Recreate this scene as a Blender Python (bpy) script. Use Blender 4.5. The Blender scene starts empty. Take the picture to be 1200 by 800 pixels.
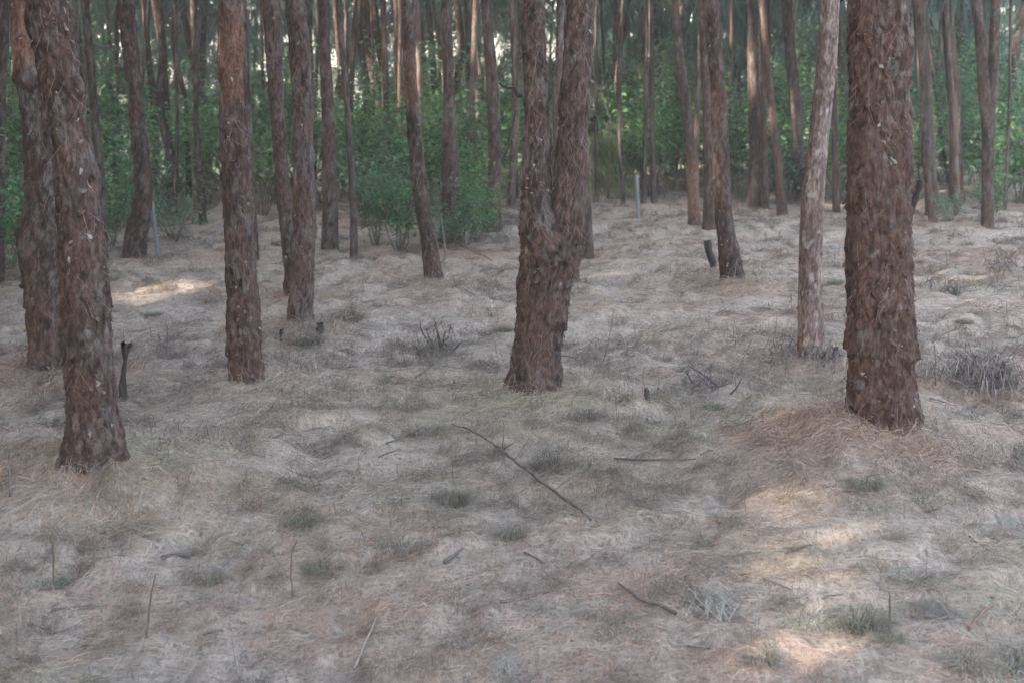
import bpy, math, random
import numpy as np
from mathutils import Vector

random.seed(11)
rng = np.random.default_rng(11)
S = bpy.context.scene
C = S.collection
PI = math.pi

# ------------------------------------------------------------------ noise
def _h(ix, iy, iz, s):
    n = (ix * 374761393 + iy * 668265263 + iz * 2147483647 + s * 1274126177) & 0xFFFFFFFF
    n = ((n ^ (n >> 13)) * 1274126177) & 0xFFFFFFFF
    n = ((n ^ (n >> 16)) * 2246822519) & 0xFFFFFFFF
    return (n ^ (n >> 15)) & 0xFFFF

def vnoise(p, seed=0):
    p = np.asarray(p, float)
    i = np.floor(p).astype(np.int64)
    f = p - i
    f = f * f * f * (f * (f * 6 - 15) + 10)
    r = 0
    for dx in (0, 1):
        wx = f[..., 0] if dx else 1 - f[..., 0]
        for dy in (0, 1):
            wy = f[..., 1] if dy else 1 - f[..., 1]
            for dz in (0, 1):
                wz = f[..., 2] if dz else 1 - f[..., 2]
                r = r + wx * wy * wz * _h(i[..., 0] + dx, i[..., 1] + dy, i[..., 2] + dz, seed)
    return r / 32767.5 - 1

def fbm(p, o=3, seed=0):
    p = np.asarray(p, float)
    a, r, t = 1.0, 0, 0
    for k in range(o):
        r = r + a * vnoise(p * 2 ** k + 17.3 * k, seed + k)
        t += a
        a *= .5
    return r / t

def P2(x, y, s):
    return np.stack([np.asarray(x) * s, np.asarray(y) * s, np.zeros_like(np.asarray(x, float))], -1)

def ss(a, b, x):
    t = np.clip((x - a) / (b - a), 0, 1)
    return t * t * (3 - 2 * t)

def lerp(a, b, t):
    return a + (b - a) * t

# ------------------------------------------------------------------ camera
F = 1500.0                       # focal length in pixels of the 1200 wide photograph
PITCH = math.radians(10.5)
CAMZ = 1.6
CAM = np.array([0, 0, CAMZ])
FWD = np.array([0, math.cos(PITCH), -math.sin(PITCH)])
UP = np.array([0, math.sin(PITCH), math.cos(PITCH)])
RT = np.array([1.0, 0, 0])

def ray(px, py):
    return RT * (px - 600) / F + UP * (400 - py) / F + FWD

def depth(p):
    return float(np.dot(np.asarray(p) - CAM, FWD))

# ------------------------------------------------------------------ terrain
def H_base(x, y):
    x = np.asarray(x, float); y = np.asarray(y, float)
    yc = 16.5 + .45 * np.clip(x, -10, 10)
    yc = np.maximum(yc, 12)
    s = .040
    up = s * y
    # past the crest the ground rolls over and falls away
    d = np.clip(y - yc, 0, 45)
    roll = np.where(d < 8, d * d / 16 * .15, 8 * 8 / 16 * .15 + (d - 8) * .15)
    z = s * np.minimum(y, yc + 45) - roll
    z = np.where(y < -12, s * -12, z)
    z = z + .10 * vnoise(P2(x, y, .22), 3) * ss(2, 5, np.abs(y)) + .045 * vnoise(P2(x, y, .75), 5)
    return z

mounds = []                      # x, y, height, radius

def H_full(x, y):
    z = H_base(x, y)
    for (mx, my, mh, mr) in mounds:
        d = np.hypot(x - mx, y - my)
        z = z + mh * np.exp(-(d / mr) ** 2) * (1 + .25 * vnoise(P2(x, y, 2.6), 9))
    m = ss(.1, .5, vnoise(P2(x, y, .9), 21) * .5 + .5)
    z = z + .024 * fbm(P2(x, y, 1.7), 2, 31) * (.5 + m) + .013 * fbm(P2(x, y, 7), 3, 41) * (.3 + m) + .008 * vnoise(P2(x, y, 18), 51)
    z = z + .026 * ss(.42, .58, vnoise(P2(x, y, 5.3), 57)) * m - .022 * ss(.42, .6, vnoise(P2(x, y, 6.6), 58))
    return z

def ground_hit(px, py, extra=0.0):
    d = ray(px, py)
    t = np.arange(1.5, 60, .01)
    q = CAM + d * t[:, None]
    below = q[:, 2] < H_base(q[:, 0], q[:, 1]) + extra
    k = int(np.argmax(below)) if below.any() else len(t) - 1
    return q[k]

def at_depth(px, Y):
    """point of the ground at distance Y seen in photo column px"""
    x = 0.0
    for _ in range(4):
        z = float(H_base(x, Y))
        dd = depth((x, Y, z))
        x = (px - 600) / F * dd
    return np.array([x, Y, float(H_base(x, Y))])

# ------------------------------------------------------------------ mesh helpers
def mesh_np(name, V, Q, mat, col=None, smooth=True, T=None):
    me = bpy.data.meshes.new(name)
    V = np.ascontiguousarray(V, np.float32)
    me.vertices.add(len(V))
    me.vertices.foreach_set('co', V.ravel())
    Q = np.asarray(Q, np.int32).reshape(-1, 4)
    parts = [Q.ravel()]
    starts = [np.arange(len(Q), dtype=np.int32) * 4]
    if T is not None and len(T):
        T = np.asarray(T, np.int32).reshape(-1, 3)
        parts.append(T.ravel())
        starts.append(len(Q) * 4 + np.arange(len(T), dtype=np.int32) * 3)
    L = np.concatenate(parts); st = np.concatenate(starts)
    me.loops.add(len(L)); me.loops.foreach_set('vertex_index', L)
    me.polygons.add(len(st)); me.polygons.foreach_set('loop_start', st)
    me.polygons.foreach_set('use_smooth', np.full(len(st), smooth))
    if col is not None:
        a = me.color_attributes.new('Col', 'FLOAT_COLOR', 'POINT')
        cc = np.ones((len(V), 4), np.float32); cc[:, :3] = col
        a.data.foreach_set('color', cc.ravel())
    me.materials.append(mat)
    me.update(calc_edges=True)
    return me

def obj(name, me, parent=None, loc=(0, 0, 0), rz=0.0):
    o = bpy.data.objects.new(name, me)
    C.objects.link(o)
    o.location = loc; o.rotation_euler = (0, 0, rz)
    if parent is not None:
        o.parent = parent
    return o

def tag(o, label, cat, group=None):
    o['label'] = label; o['category'] = cat
    if group:
        o['group'] = group
    return o

def thing(name, label, cat, loc, rz=0.0, group=None):
    return tag(obj(name, None, None, loc, rz), label, cat, group)

class Geo:
    """collects pieces of one mesh"""
    def __init__(s):
        s.V = []; s.Q = []; s.C = []; s.n = 0
    def add(s, V, Q, col):
        V = np.asarray(V, float); Q = np.asarray(Q, np.int64)
        s.V.append(V); s.Q.append(Q + s.n)
        s.C.append(np.broadcast_to(np.asarray(col, float), V.shape).copy())
        s.n += len(V)
    def mesh(s, name, mat, smooth=True):
        return mesh_np(name, np.concatenate(s.V), np.concatenate(s.Q), mat, np.concatenate(s.C), smooth)

def tube(pts, rad, nseg=7, rough=0.0, seed=0, cap=True):
    """tapered tube along a polyline"""
    pts = np.asarray(pts, float); n = len(pts)
    rad = np.interp(np.linspace(0, 1, n), np.linspace(0, 1, len(rad)), rad) if not np.isscalar(rad) else np.full(n, rad)
    tg = np.gradient(pts, axis=0)
    tg /= np.linalg.norm(tg, axis=1)[:, None] + 1e-9
    ref = np.where(np.abs(tg[:, 2:3]) > .9, np.array([[1.0, 0, 0]]), np.array([[0, 0, 1.0]]))
    u = np.cross(tg, ref); u /= np.linalg.norm(u, axis=1)[:, None] + 1e-9
    v = np.cross(tg, u)
    th = np.arange(nseg) / nseg * 2 * PI
    V = pts[:, None] + rad[:, None, None] * (np.cos(th)[None, :, None] * u[:, None] + np.sin(th)[None, :, None] * v[:, None])
    if rough:
        nn = vnoise(V * 9 / max(rad.max(), .004) * .05, seed)
        V = V + (V - pts[:, None]) * (nn * rough)[..., None]
    V = V.reshape(-1, 3)
    i = np.arange(n - 1)[:, None] * nseg; j = np.arange(nseg)[None]
    k = (j + 1) % nseg
    Q = np.stack([i + j, i + k, i + nseg + k, i + nseg + j], -1).reshape(-1, 4)
    if cap:
        a, b = len(V), len(V) + 1
        V = np.vstack([V, pts[0], pts[-1]])
        l = (n - 1) * nseg
        jj = np.arange(0, nseg - 1, 1)
        Q0 = [[a, (m + 1) % nseg, m, a] for m in range(nseg)]
        Q1 = [[b, l + m, l + (m + 1) % nseg, b] for m in range(nseg)]
        # triangles written as quads would be degenerate: use fans of true quads instead
        Q0 = [[a, (m + 2) % nseg, (m + 1) % nseg, m] for m in range(0, nseg - 1, 2)]
        Q1 = [[b, l + m, l + (m + 1) % nseg, l + (m + 2) % nseg] for m in range(0, nseg - 1, 2)]
        Q = np.vstack([Q, Q0, Q1])
    return V, Q

def wander(p0, p1, n, amp, seed):
    r = np.random.default_rng(seed)
    t = np.linspace(0, 1, n)[:, None]
    L = np.linalg.norm(np.asarray(p1) - np.asarray(p0))
    off = np.cumsum(r.normal(0, 1, (n, 3)), 0)
    off -= off[0] * (1 - t) + off[-1] * t
    off /= np.abs(off).max() + 1e-9
    return np.asarray(p0) * (1 - t) + np.asarray(p1) * t + off * amp * L

# ------------------------------------------------------------------ materials
def new_mat(name):
    m = bpy.data.materials.new(name); m.use_nodes = True
    nt = m.node_tree
    b = nt.nodes['Principled BSDF']
    b.inputs['Specular IOR Level'].default_value = .25
    return m, nt, b

def add(nt, t, **kw):
    n = nt.nodes.new(t)
    for k, v in kw.items():
        setattr(n, k, v)
    return n

def col_mat(name, rough=.85, nscale=(30, 30, 8), lo=.6, hi=1.4, bump=.5, bdist=.01, spec=.2):
    """colour attribute of the mesh broken up by fine grain, with grain in the relief too"""
    m, nt, b = new_mat(name)
    at = add(nt, 'ShaderNodeAttribute', attribute_name='Col')
    tc = add(nt, 'ShaderNodeTexCoord')
    mp = add(nt, 'ShaderNodeMapping'); mp.inputs['Scale'].default_value = nscale
    nz = add(nt, 'ShaderNodeTexNoise'); nz.inputs['Scale'].default_value = 1; nz.inputs['Detail'].default_value = 5
    nz.inputs['Roughness'].default_value = .65
    nt.links.new(tc.outputs['Object'], mp.inputs['Vector']); nt.links.new(mp.outputs[0], nz.inputs['Vector'])
    mr = add(nt, 'ShaderNodeMapRange')
    mr.inputs['From Min'].default_value = .3; mr.inputs['From Max'].default_value = .7
    mr.inputs['To Min'].default_value = lo; mr.inputs['To Max'].default_value = hi
    nt.links.new(nz.outputs['Fac'], mr.inputs['Value'])
    mx = add(nt, 'ShaderNodeVectorMath', operation='SCALE')
    nt.links.new(at.outputs['Color'], mx.inputs[0]); nt.links.new(mr.outputs[0], mx.inputs['Scale'])
    nt.links.new(mx.outputs[0], b.inputs['Base Color'])
    b.inputs['Roughness'].default_value = rough
    b.inputs['Specular IOR Level'].default_value = spec
    if bump:
        bp = add(nt, 'ShaderNodeBump'); bp.inputs['Strength'].default_value = bump; bp.inputs['Distance'].default_value = bdist
        nt.links.new(nz.outputs['Fac'], bp.inputs['Height']); nt.links.new(bp.outputs[0], b.inputs['Normal'])
    return m

def leaf_mat(name, trans=.3, rough=.5, spec=.3):
    m, nt, b = new_mat(name)
    at = add(nt, 'ShaderNodeAttribute', attribute_name='Col')
    oi = add(nt, 'ShaderNodeObjectInfo')
    hs = add(nt, 'ShaderNodeHueSaturation')
    mr = add(nt, 'ShaderNodeMapRange'); mr.inputs['To Min'].default_value = .75; mr.inputs['To Max'].default_value = 1.25
    nt.links.new(oi.outputs['Random'], mr.inputs['Value']); nt.links.new(mr.outputs[0], hs.inputs['Value'])
    nt.links.new(at.outputs['Color'], hs.inputs['Color'])
    nt.links.new(hs.outputs[0], b.inputs['Base Color'])
    b.inputs['Roughness'].default_value = rough; b.inputs['Specular IOR Level'].default_value = spec
    tr = add(nt, 'ShaderNodeBsdfTranslucent')
    nt.links.new(hs.outputs[0], tr.inputs['Color'])
    mx = add(nt, 'ShaderNodeMixShader'); mx.inputs[0].default_value = trans
    nt.links.new(b.outputs[0], mx.inputs[1]); nt.links.new(tr.outputs[0], mx.inputs[2])
    nt.links.new(mx.outputs[0], nt.nodes['Material Output'].inputs['Surface'])
    return m

M_bark = col_mat('bark', .95, (95, 95, 34), .35, 1.65, 1.0, .012, .12)
M_flake = col_mat('peeling_bark', .85, (60, 60, 60), .7, 1.3, 0)
M_needle = col_mat('dry_needles', .7, (40, 40, 40), .8, 1.2, 0, spec=.3)
M_wood = col_mat('dead_wood', .85, (60, 60, 25), .6, 1.4, .5, .004)
M_leaf = leaf_mat('broad_leaves', .42, .42, .4)
M_wisp = leaf_mat('drooping_needle_foliage', .2, .7, .2)
M_grass = leaf_mat('grass_blades', .2, .7, .2)
M_post = col_mat('weathered_concrete', .9, (20, 20, 6), .8, 1.15, .3, .004)
M_blue = col_mat('blue_plastic', .35, (6, 6, 6), .9, 1.1, 0, spec=.5)
M_plaster = col_mat('orange_plaster', .9, (2, 2, 2), .9, 1.1, .2, .01)

def ground_mat():
    m, nt, b = new_mat('needle_litter_floor')
    tc = add(nt, 'ShaderNodeTexCoord')
    def noise(scale, det=6, rough=.6, vec=None, dist=0.0):
        n = add(nt, 'ShaderNodeTexNoise'); n.inputs['Scale'].default_value = scale
        n.inputs['Detail'].default_value = det; n.inputs['Roughness'].default_value = rough
        n.inputs['Distortion'].default_value = dist
        nt.links.new(vec or tc.outputs['Object'], n.inputs['Vector'])
        return n.outputs['Fac']
    def ramp(fac, stops):
        r = add(nt, 'ShaderNodeValToRGB')
        e = r.color_ramp.elements
        while len(e) < len(stops):
            e.new(.5)
        for k, (p, c) in enumerate(stops):
            e[k].position = p; e[k].color = (*c, 1)
        nt.links.new(fac, r.inputs[0])
        return r.outputs[0]
    def mix(f, a, c, mode='MIX'):
        n = add(nt, 'ShaderNodeMix', data_type='RGBA', blend_type=mode)
        if isinstance(f, float):
            n.inputs[0].default_value = f
        else:
            nt.links.new(f, n.inputs[0])
        nt.links.new(a, n.inputs[6]); nt.links.new(c, n.inputs[7])
        return n.outputs[2]
    mp = add(nt, 'ShaderNodeMapping'); mp.inputs['Scale'].default_value = (22, 70, 30); mp.inputs['Rotation'].default_value = (0, 0, .5)
    nt.links.new(tc.outputs['Object'], mp.inputs['Vector'])
    mp2 = add(nt, 'ShaderNodeMapping'); mp2.inputs['Scale'].default_value = (75, 20, 30); mp2.inputs['Rotation'].default_value = (0, 0, .3)
    nt.links.new(tc.outputs['Object'], mp2.inputs['Vector'])
    f1 = noise(1, 6, .7, mp.outputs[0], .6); f2 = noise(1, 6, .7, mp2.outputs[0], .6)
    fine = add(nt, 'ShaderNodeMath', operation='MAXIMUM'); nt.links.new(f1, fine.inputs[0]); nt.links.new(f2, fine.inputs[1])
    base = ramp(fine.outputs[0], [(.40, (.12, .094, .078)), (.52, (.29, .232, .18)), (.64, (.405, .33, .26))])
    green = ramp(fine.outputs[0], [(.40, (.10, .098, .070)), (.54, (.25, .24, .18)), (.66, (.36, .34, .26))])
    red = ramp(fine.outputs[0], [(.40, (.12, .080, .063)), (.54, (.28, .205, .165)), (.66, (.39, .31, .255))])
    gm = ramp(noise(.9, 5, .6), [(.56, (0, 0, 0)), (.74, (.5, .5, .5))])
    rm = ramp(noise(1.6, 4, .6), [(.56, (0, 0, 0)), (.74, (.5, .5, .5))])
    c = mix(gm, base, green); c = mix(rm, c, red)
    v = ramp(noise(4.0, 6, .65), [(.32, (.72, .72, .72)), (.52, (.98, .98, .98)), (.70, (1.05, 1.05, 1.05))])
    c = mix(1.0, c, v, 'MULTIPLY')
    nt.links.new(c, b.inputs['Base Color'])
    b.inputs['Roughness'].default_value = .95; b.inputs['Specular IOR Level'].default_value = .1
    bp = add(nt, 'ShaderNodeBump'); bp.inputs['Strength'].default_value = .8; bp.inputs['Distance'].default_value = .012
    nt.links.new(fine.outputs[0], bp.inputs['Height'])
    nt.links.new(bp.outputs[0], b.inputs['Normal'])
    return m
M_ground = ground_mat()

# ------------------------------------------------------------------ trees
def curve_z(pts):
    """smooth x(z), y(z), r(z) through the points (Hermite)"""
    P = np.array(pts, float)
    z = P[:, 2]
    m = np.gradient(P, z, axis=0) if len(P) > 2 else np.tile((P[1] - P[0]) / (z[1] - z[0]), (len(P), 1))
    def f(q):
        q = np.asarray(q, float)
        k = np.clip(np.searchsorted(z, q) - 1, 0, len(z) - 2)
        h = (z[k + 1] - z[k]); t = ((q - z[k]) / h)[:, None]; h = h[:, None]
        tt = np.clip(t, -1.5, 1.5)
        r = ((2 * tt ** 3 - 3 * tt ** 2 + 1) * P[k] + (tt ** 3 - 2 * tt ** 2 + tt) * h * m[k]
             + (-2 * tt ** 3 + 3 * tt ** 2) * P[k + 1] + (tt ** 3 - tt ** 2) * h * m[k + 1])
        low = q < z[0]
        r[low] = P[0] + (q[low] - z[0])[:, None] * m[0]
        r[low, 3] = P[0, 3]
        return r
    return f

DARK = np.array([.024, .017, .015]); RED = np.array([.099, .058, .0445]); GREY = np.array([.106, .093, .083])
ORANGE = np.array([.205, .105, .066]); PALE = np.array([.24, .225, .21])

def bark_cols(p, z, grey, red, patch, seed, fleck, tone=1.0):
    n1 = fbm(p * [22, 22, 4.5], 3, seed)
    n2 = fbm(p * [4, 4, 2.2], 2, seed + 7)
    n3 = fbm(p * [70, 70, 30], 3, seed + 3)
    t = ss(-.6, .45, .15 * n1 + .3 * n2 + .8 * n3 + red)
    c = DARK + (RED - DARK) * t[:, None]
    g = ss(-.05, .30, fbm(p * [17, 17, 9], 4, seed + 11) + .5 * n3 + grey + .05 * np.clip(z, 0, 3))
    gv = GREY * (.5 + .9 * ss(-.35, .4, n1 + .5 * n3))[:, None]
    c = c + (gv - c) * (g * .5)[:, None]
    if patch:
        a, b_, k = patch
        e = .12 * n2
        o = ss(a - .06, a + .06, z + e) * (1 - ss(b_ - .12, b_ + .12, z + e)) * k
        ov = ORANGE * (.6 + .6 * ss(-.4, .4, n1))[:, None]
        c = c + (ov - c) * (o * .85)[:, None]
    f = ss(.36, .46, fbm(p * [34, 34, 20], 2, seed + 19)) * fleck
    c = c + (PALE - c) * (f * .7)[:, None]
    return c * tone * .84

def trunk_mesh(name, pts, seed, nseg, dz, zvis, rough=1.0, grey=-.2, red=0.0, patch=None, fleck=.5, flare=.35, sink=.15, ledges=True, tone=1.0):
    """pts: local x, y, z, r. Returns mesh plus a sampler of its axis"""
    f = curve_z(pts)
    ztop = pts[-1][2]
    zs = np.concatenate([np.arange(-sink + pts[0][2], min(zvis, ztop), dz), np.arange(min(zvis, ztop), ztop, .25), [ztop]])
    ax = f(zs)
    th = np.arange(nseg) / nseg * 2 * PI
    Z = np.repeat(zs[:, None], nseg, 1); TH = np.repeat(th[None], len(zs), 0)
    R = ax[:, 3][:, None] * np.ones_like(Z)
    z0 = pts[0][2]
    hgt = np.clip(Z - z0, 0, None)
    buttress = .5 + .5 * vnoise(np.stack([np.cos(TH) * 1.4, np.sin(TH) * 1.4, np.full_like(TH, seed * 3.1)], -1), seed)
    R = R * (1 + flare * np.exp(-hgt / .16) * (.4 + buttress))
    p = np.stack([np.cos(TH) * ax[:, 3][:, None], np.sin(TH) * ax[:, 3][:, None], Z], -1) + seed * 1.7
    D = .010 * vnoise(p * [3.2, 3.2, 2.2], seed + 1) + .008 * fbm(p * [9, 9, 3.5], 2, seed + 2)
    if nseg >= 40:
        D = D + .010 * fbm(p * [30, 30, 11], 4, seed + 3)
        rid = 1 - np.abs(vnoise(p * [11, 11, 3.2] + .35 * vnoise(p * [20, 20, 12], seed + 14)[..., None], seed + 13))
        D = D - .008 * ss(.84, .98, rid)
        D = D + .006 * vnoise(p * [75, 75, 34], seed + 15)
        D = D + .007 * ss(.0, .06, fbm(p * [15, 15, 9], 3, seed + 4)) - .007 * ss(.1, .18, fbm(p * [19, 19, 9], 3, seed + 5))
    if ledges:
        r_ = np.random.default_rng(seed + 50)
        z = z0 + r_.uniform(.15, .35)
        while z < min(ztop, zvis + .5):
            zl = z + .07 * vnoise(np.stack([np.cos(TH) * 1.5, np.sin(TH) * 1.5, np.full_like(TH, z * 7)], -1), seed + 8)
            zl = zl + .020 * vnoise(p * [12, 12, .01], seed + 9) + .010 * vnoise(p * [40, 40, .01], seed + 10)
            ln = r_.uniform(.10, .22); am = r_.uniform(.004, .022)
            s_ = (Z - zl) / ln
            cover = ss(-.35, .2, vnoise(np.stack([np.cos(TH) * 1.1, np.sin(TH) * 1.1, np.full_like(TH, z * 3.3)], -1), seed + 12))
            D = D + np.where((s_ > 0) & (s_ < 1), am * np.clip(1 - s_, 0, 1) ** 1.4, 0) * cover
            z += r_.uniform(.16, .5)
    k = np.clip(ax[:, 3] / .12, .35, 1.3)[:, None]
    R = R + D * rough * k
    V = np.stack([ax[:, 0][:, None] + np.cos(TH) * R, ax[:, 1][:, None] + np.sin(TH) * R, Z], -1)
    c = bark_cols(p.reshape(-1, 3), (Z - z0).ravel(), grey, red, patch, seed + 30, fleck, tone)
    n = len(zs)
    i = np.arange(n - 1)[:, None] * nseg; j = np.arange(nseg)[None]; kk = (j + 1) % nseg
    Q = np.stack([i + j, i + kk, i + nseg + kk, i + nseg + j], -1).reshape(-1, 4)
    return mesh_np(name, V.reshape(-1, 3), Q, M_bark, c), f, V, zs

def loose_bark(f, z0, z1, V, zs, n_flake, n_hair, seed, grey):
    """curling flakes and caught needles on the bark surface V[ring, seg]"""
    r = np.random.default_rng(seed)
    g = Geo()
    nr, ns = V.shape[:2]
    a = np.searchsorted(zs, z0); b = max(a + 2, np.searchsorted(zs, z1) - 2)
    for kind, cnt in (('f', n_flake), ('h', n_hair)):
        if cnt == 0: continue
        i = r.integers(a, b, cnt); j = r.integers(0, ns, cnt)
        P = V[i, j]; A = f(zs[i])[:, :3]
        N = P - A; N[:, 2] = 0; N /= np.linalg.norm(N, axis=1)[:, None] + 1e-9
        T = np.stack([-N[:, 1], N[:, 0], np.zeros(cnt)], -1)
        Uz = np.array([0, 0, 1.0])
        if kind == 'f':
            L = r.uniform(.006, .024, cnt)[:, None]; W = r.uniform(.002, .008, cnt)[:, None]
            tilt = r.normal(0, .35, cnt)[:, None]
            D = Uz * -1 + T * tilt; lift = r.uniform(.05, .4, cnt)[:, None]
            top = P - N * .003; mid = P + D * L * .55 + N * (L * lift * .35 + .003); bot = P + D * L + N * (L * lift + .002)
            VV = np.stack([top - T * W * .9, top + T * W * .9, mid - T * W, mid + T * W, bot - T * W * r.uniform(.2, 1.1, (cnt, 1)), bot + T * W * r.uniform(-.1, .8, (cnt, 1))], 1)
            VV = VV + r.normal(0, .0022, VV.shape)
            sh = r.uniform(0, 1, cnt)
            cc = np.where((sh < .10 + .12 * (grey > -.15))[:, None], GREY * r.uniform(.8, 2.0, (cnt, 1)), RED * r.uniform(.35, 1.15, (cnt, 1)))
        else:
            L = r.uniform(.05, .14, cnt)[:, None]; W = np.full((cnt, 1), .0005)
            tilt = r.normal(0, .55, cnt)[:, None]
            D = -Uz + T * tilt; D /= np.linalg.norm(D, axis=1)[:, None]
            off = r.uniform(.002, .008, cnt)[:, None]
            bend = T * r.normal(0, .25, (cnt, 1)) * L
            top = P + N * .003; mid = P + D * L * .5 + N * off + bend * .5; bot = P + D * L + N * off * r.uniform(.3, 2.2, (cnt, 1))
            X = np.cross(D, N)
            VV = np.stack([top - X * W, top + X * W, mid - X * W, mid + X * W, bot - X * W * .5, bot + X * W * .5], 1)
            cc = np.array([.20, .155, .13]) * r.uniform(.4, 1.5, (cnt, 1))
        base = np.arange(cnt)[:, None] * 6
        Q = np.concatenate([base + np.array([0, 1, 3, 2]), base + np.array([2, 3, 5, 4])])
        g.add(VV.reshape(-1, 3), Q, np.repeat(cc, 6, 0))
    return g.mesh('loose_bark', M_flake, False)

# ---- foliage meshes, shared between copies
def strands(origins, r, L=(.25, .45), W=.018, droop=1.0, spread=.45, cols=None):
    n = len(origins)
    a = r.uniform(0, 2 * PI, n)
    D = np.stack([np.cos(a) * spread, np.sin(a) * spread, -droop * r.uniform(.5, 1.2, n)], -1)
    D += r.normal(0, .12, (n, 3)); D /= np.linalg.norm(D, axis=1)[:, None]
    l = r.uniform(*L, n)[:, None]
    w = np.cross(D, r.normal(0, 1, (n, 3))); w /= np.linalg.norm(w, axis=1)[:, None]
    w *= W * r.uniform(.6, 1.3, (n, 1))
    o = origins
    mid = o + D * l * .5 + np.array([0, 0, .04])
    end = o + D * l + np.array([0, 0, -.03])
    V = np.stack([o - w * .5, o + w * .5, mid - w * .5, mid + w * .5, end - w * .15, end + w * .15], 1).reshape(-1, 3)
    b = np.arange(n)[:, None] * 6
    Q = np.concatenate([b + np.array([0, 1, 3, 2]), b + np.array([2, 3, 5, 4])])
    c = cols if cols is not None else np.array([.055, .075, .055]) * r.uniform(.55, 1.5, (n, 1)) + r.uniform(0, .012, (n, 3))
    return V, Q, np.repeat(c, 6, 0)

def crown_mesh(seed, z0, z1, rad, nb, ns, L, W, base=(.050, .072, .054)):
    r = np.random.default_rng(seed)
    g = Geo()
    for k in range(nb):
        z = z0 + (z1 - z0) * (k + r.uniform(0, 1)) / nb
        t = (z - z0) / (z1 - z0)
        a = r.uniform(0, 2 * PI)
        ln = rad * (1 - .75 * t ** 1.5) * r.uniform(.45, 1.1)
        p0 = np.array([0, 0, z - .2]); p1 = np.array([math.cos(a) * ln, math.sin(a) * ln, z + ln * r.uniform(-.25, .25)])
        path = wander(p0, p1, 7, .06, seed * 100 + k)
        path[:, 2] += np.sin(np.linspace(0, PI, 7)) * ln * .12
        V, Q = tube(path, [.022 * (1 - .5 * t), .005], 5, cap=False)
        g.add(V, Q, np.array([.10, .075, .062]))
        m = int(ns * r.uniform(.5, 1.4))
        # foliage hangs in a few tassels along the branch
        nt_ = max(3, m // 14)
        tt = np.sort(r.uniform(.25, 1.05, nt_))
        cen = np.stack([np.interp(tt, np.linspace(0, 1, 7), path[:, q]) for q in range(3)], -1)
        o = np.repeat(cen, 14, 0) + r.normal(0, .10 + .04 * rad, (nt_ * 14, 3)) * [1, 1, .7]
        tone = np.repeat(r.uniform(.6, 1.45, (nt_, 1)), 14, 0) * r.uniform(.75, 1.25, (len(o), 1))
        cols = np.array(base) * tone + r.uniform(0, .008, (len(o), 3))
        g.add(*strands(o, r, L, W, cols=cols))
    return g.mesh('crown', M_wisp)

def leaves(cen, r, size, cols):
    n = len(cen)
    a = r.uniform(0, 2 * PI, n)
    D = np.stack([np.cos(a), np.sin(a), r.uniform(-.8, .35, n)], -1); D /= np.linalg.norm(D, axis=1)[:, None]
    Wv = np.cross(D, np.array([0, 0, 1.0]) + r.normal(0, .35, (n, 3))); Wv /= np.linalg.norm(Wv, axis=1)[:, None]
    N = np.cross(Wv, D)
    l = (size * r.uniform(.6, 1.3, n))[:, None]; w = l * r.uniform(.36, .52, (n, 1))
    p0 = cen; p1 = cen + D * l * .5; p2 = cen + D * l - N * l * .15
    V = np.stack([p0, p1 - Wv * w * .5 + N * l * .07, p1 + Wv * w * .5 + N * l * .07, p2, p1], 1).reshape(-1, 3)
    b = np.arange(n)[:, None] * 5
    Q = np.concatenate([b + np.array([0, 4, 3, 1]), b + np.array([0, 2, 3, 4])])
    return V, Q, np.repeat(cols, 5, 0)

def shrub_meshes(seed, hgt, rad, n_stem, n_leaf, size, base):
    r = np.random.default_rng(seed)
    gs = Geo(); gl = Geo()
    ends = []
    for k in range(n_stem):
        a = r.uniform(0, 2 * PI); rr = rad * r.uniform(.2, 1)
        p1 = np.array([math.cos(a) * rr, math.sin(a) * rr, hgt * r.uniform(.45, 1.0)])
        path = wander(np.array([r.normal(0, .05), r.normal(0, .05), -.08]), p1, 8, .06, seed * 50 + k)
        V, Q = tube(path, [.012, .004], 5, cap=False)
        gs.add(V, Q, np.array([.11, .09, .075]))
        ends += [path[m] + r.normal(0, .05, 3) for m in (3, 4, 5, 6, 7)]
        for q in range(3):
            s0 = path[r.integers(3, 7)]; e0 = s0 + np.array([r.normal(0, .25 * rad), r.normal(0, .25 * rad), r.uniform(.0, .3) * hgt * .5])
            V, Q = tube(np.linspace(s0, e0, 4), [.006, .003], 4, cap=False); gs.add(V, Q, np.array([.11, .09, .075]))
            ends += [e0, (s0 + e0) / 2]
    ends = np.array(ends)
    pick = r.integers(0, len(ends), n_leaf)
    cen = ends[pick] + r.normal(0, .085 + .05 * rad, (n_leaf, 3)) * [1, 1, .8]
    cen[:, 2] = np.maximum(cen[:, 2], .04)
    tone = r.uniform(.55, 1.5, len(ends))[pick][:, None] * r.uniform(.75, 1.25, (n_leaf, 1))
    cols = np.array(base) * tone
    cols[:, 0] += r.uniform(0, .012, n_leaf)
    gl.add(*leaves(cen, r, size, cols))
    return gs.mesh('stem', M_wood), gl.mesh('foliage', M_leaf)

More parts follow.
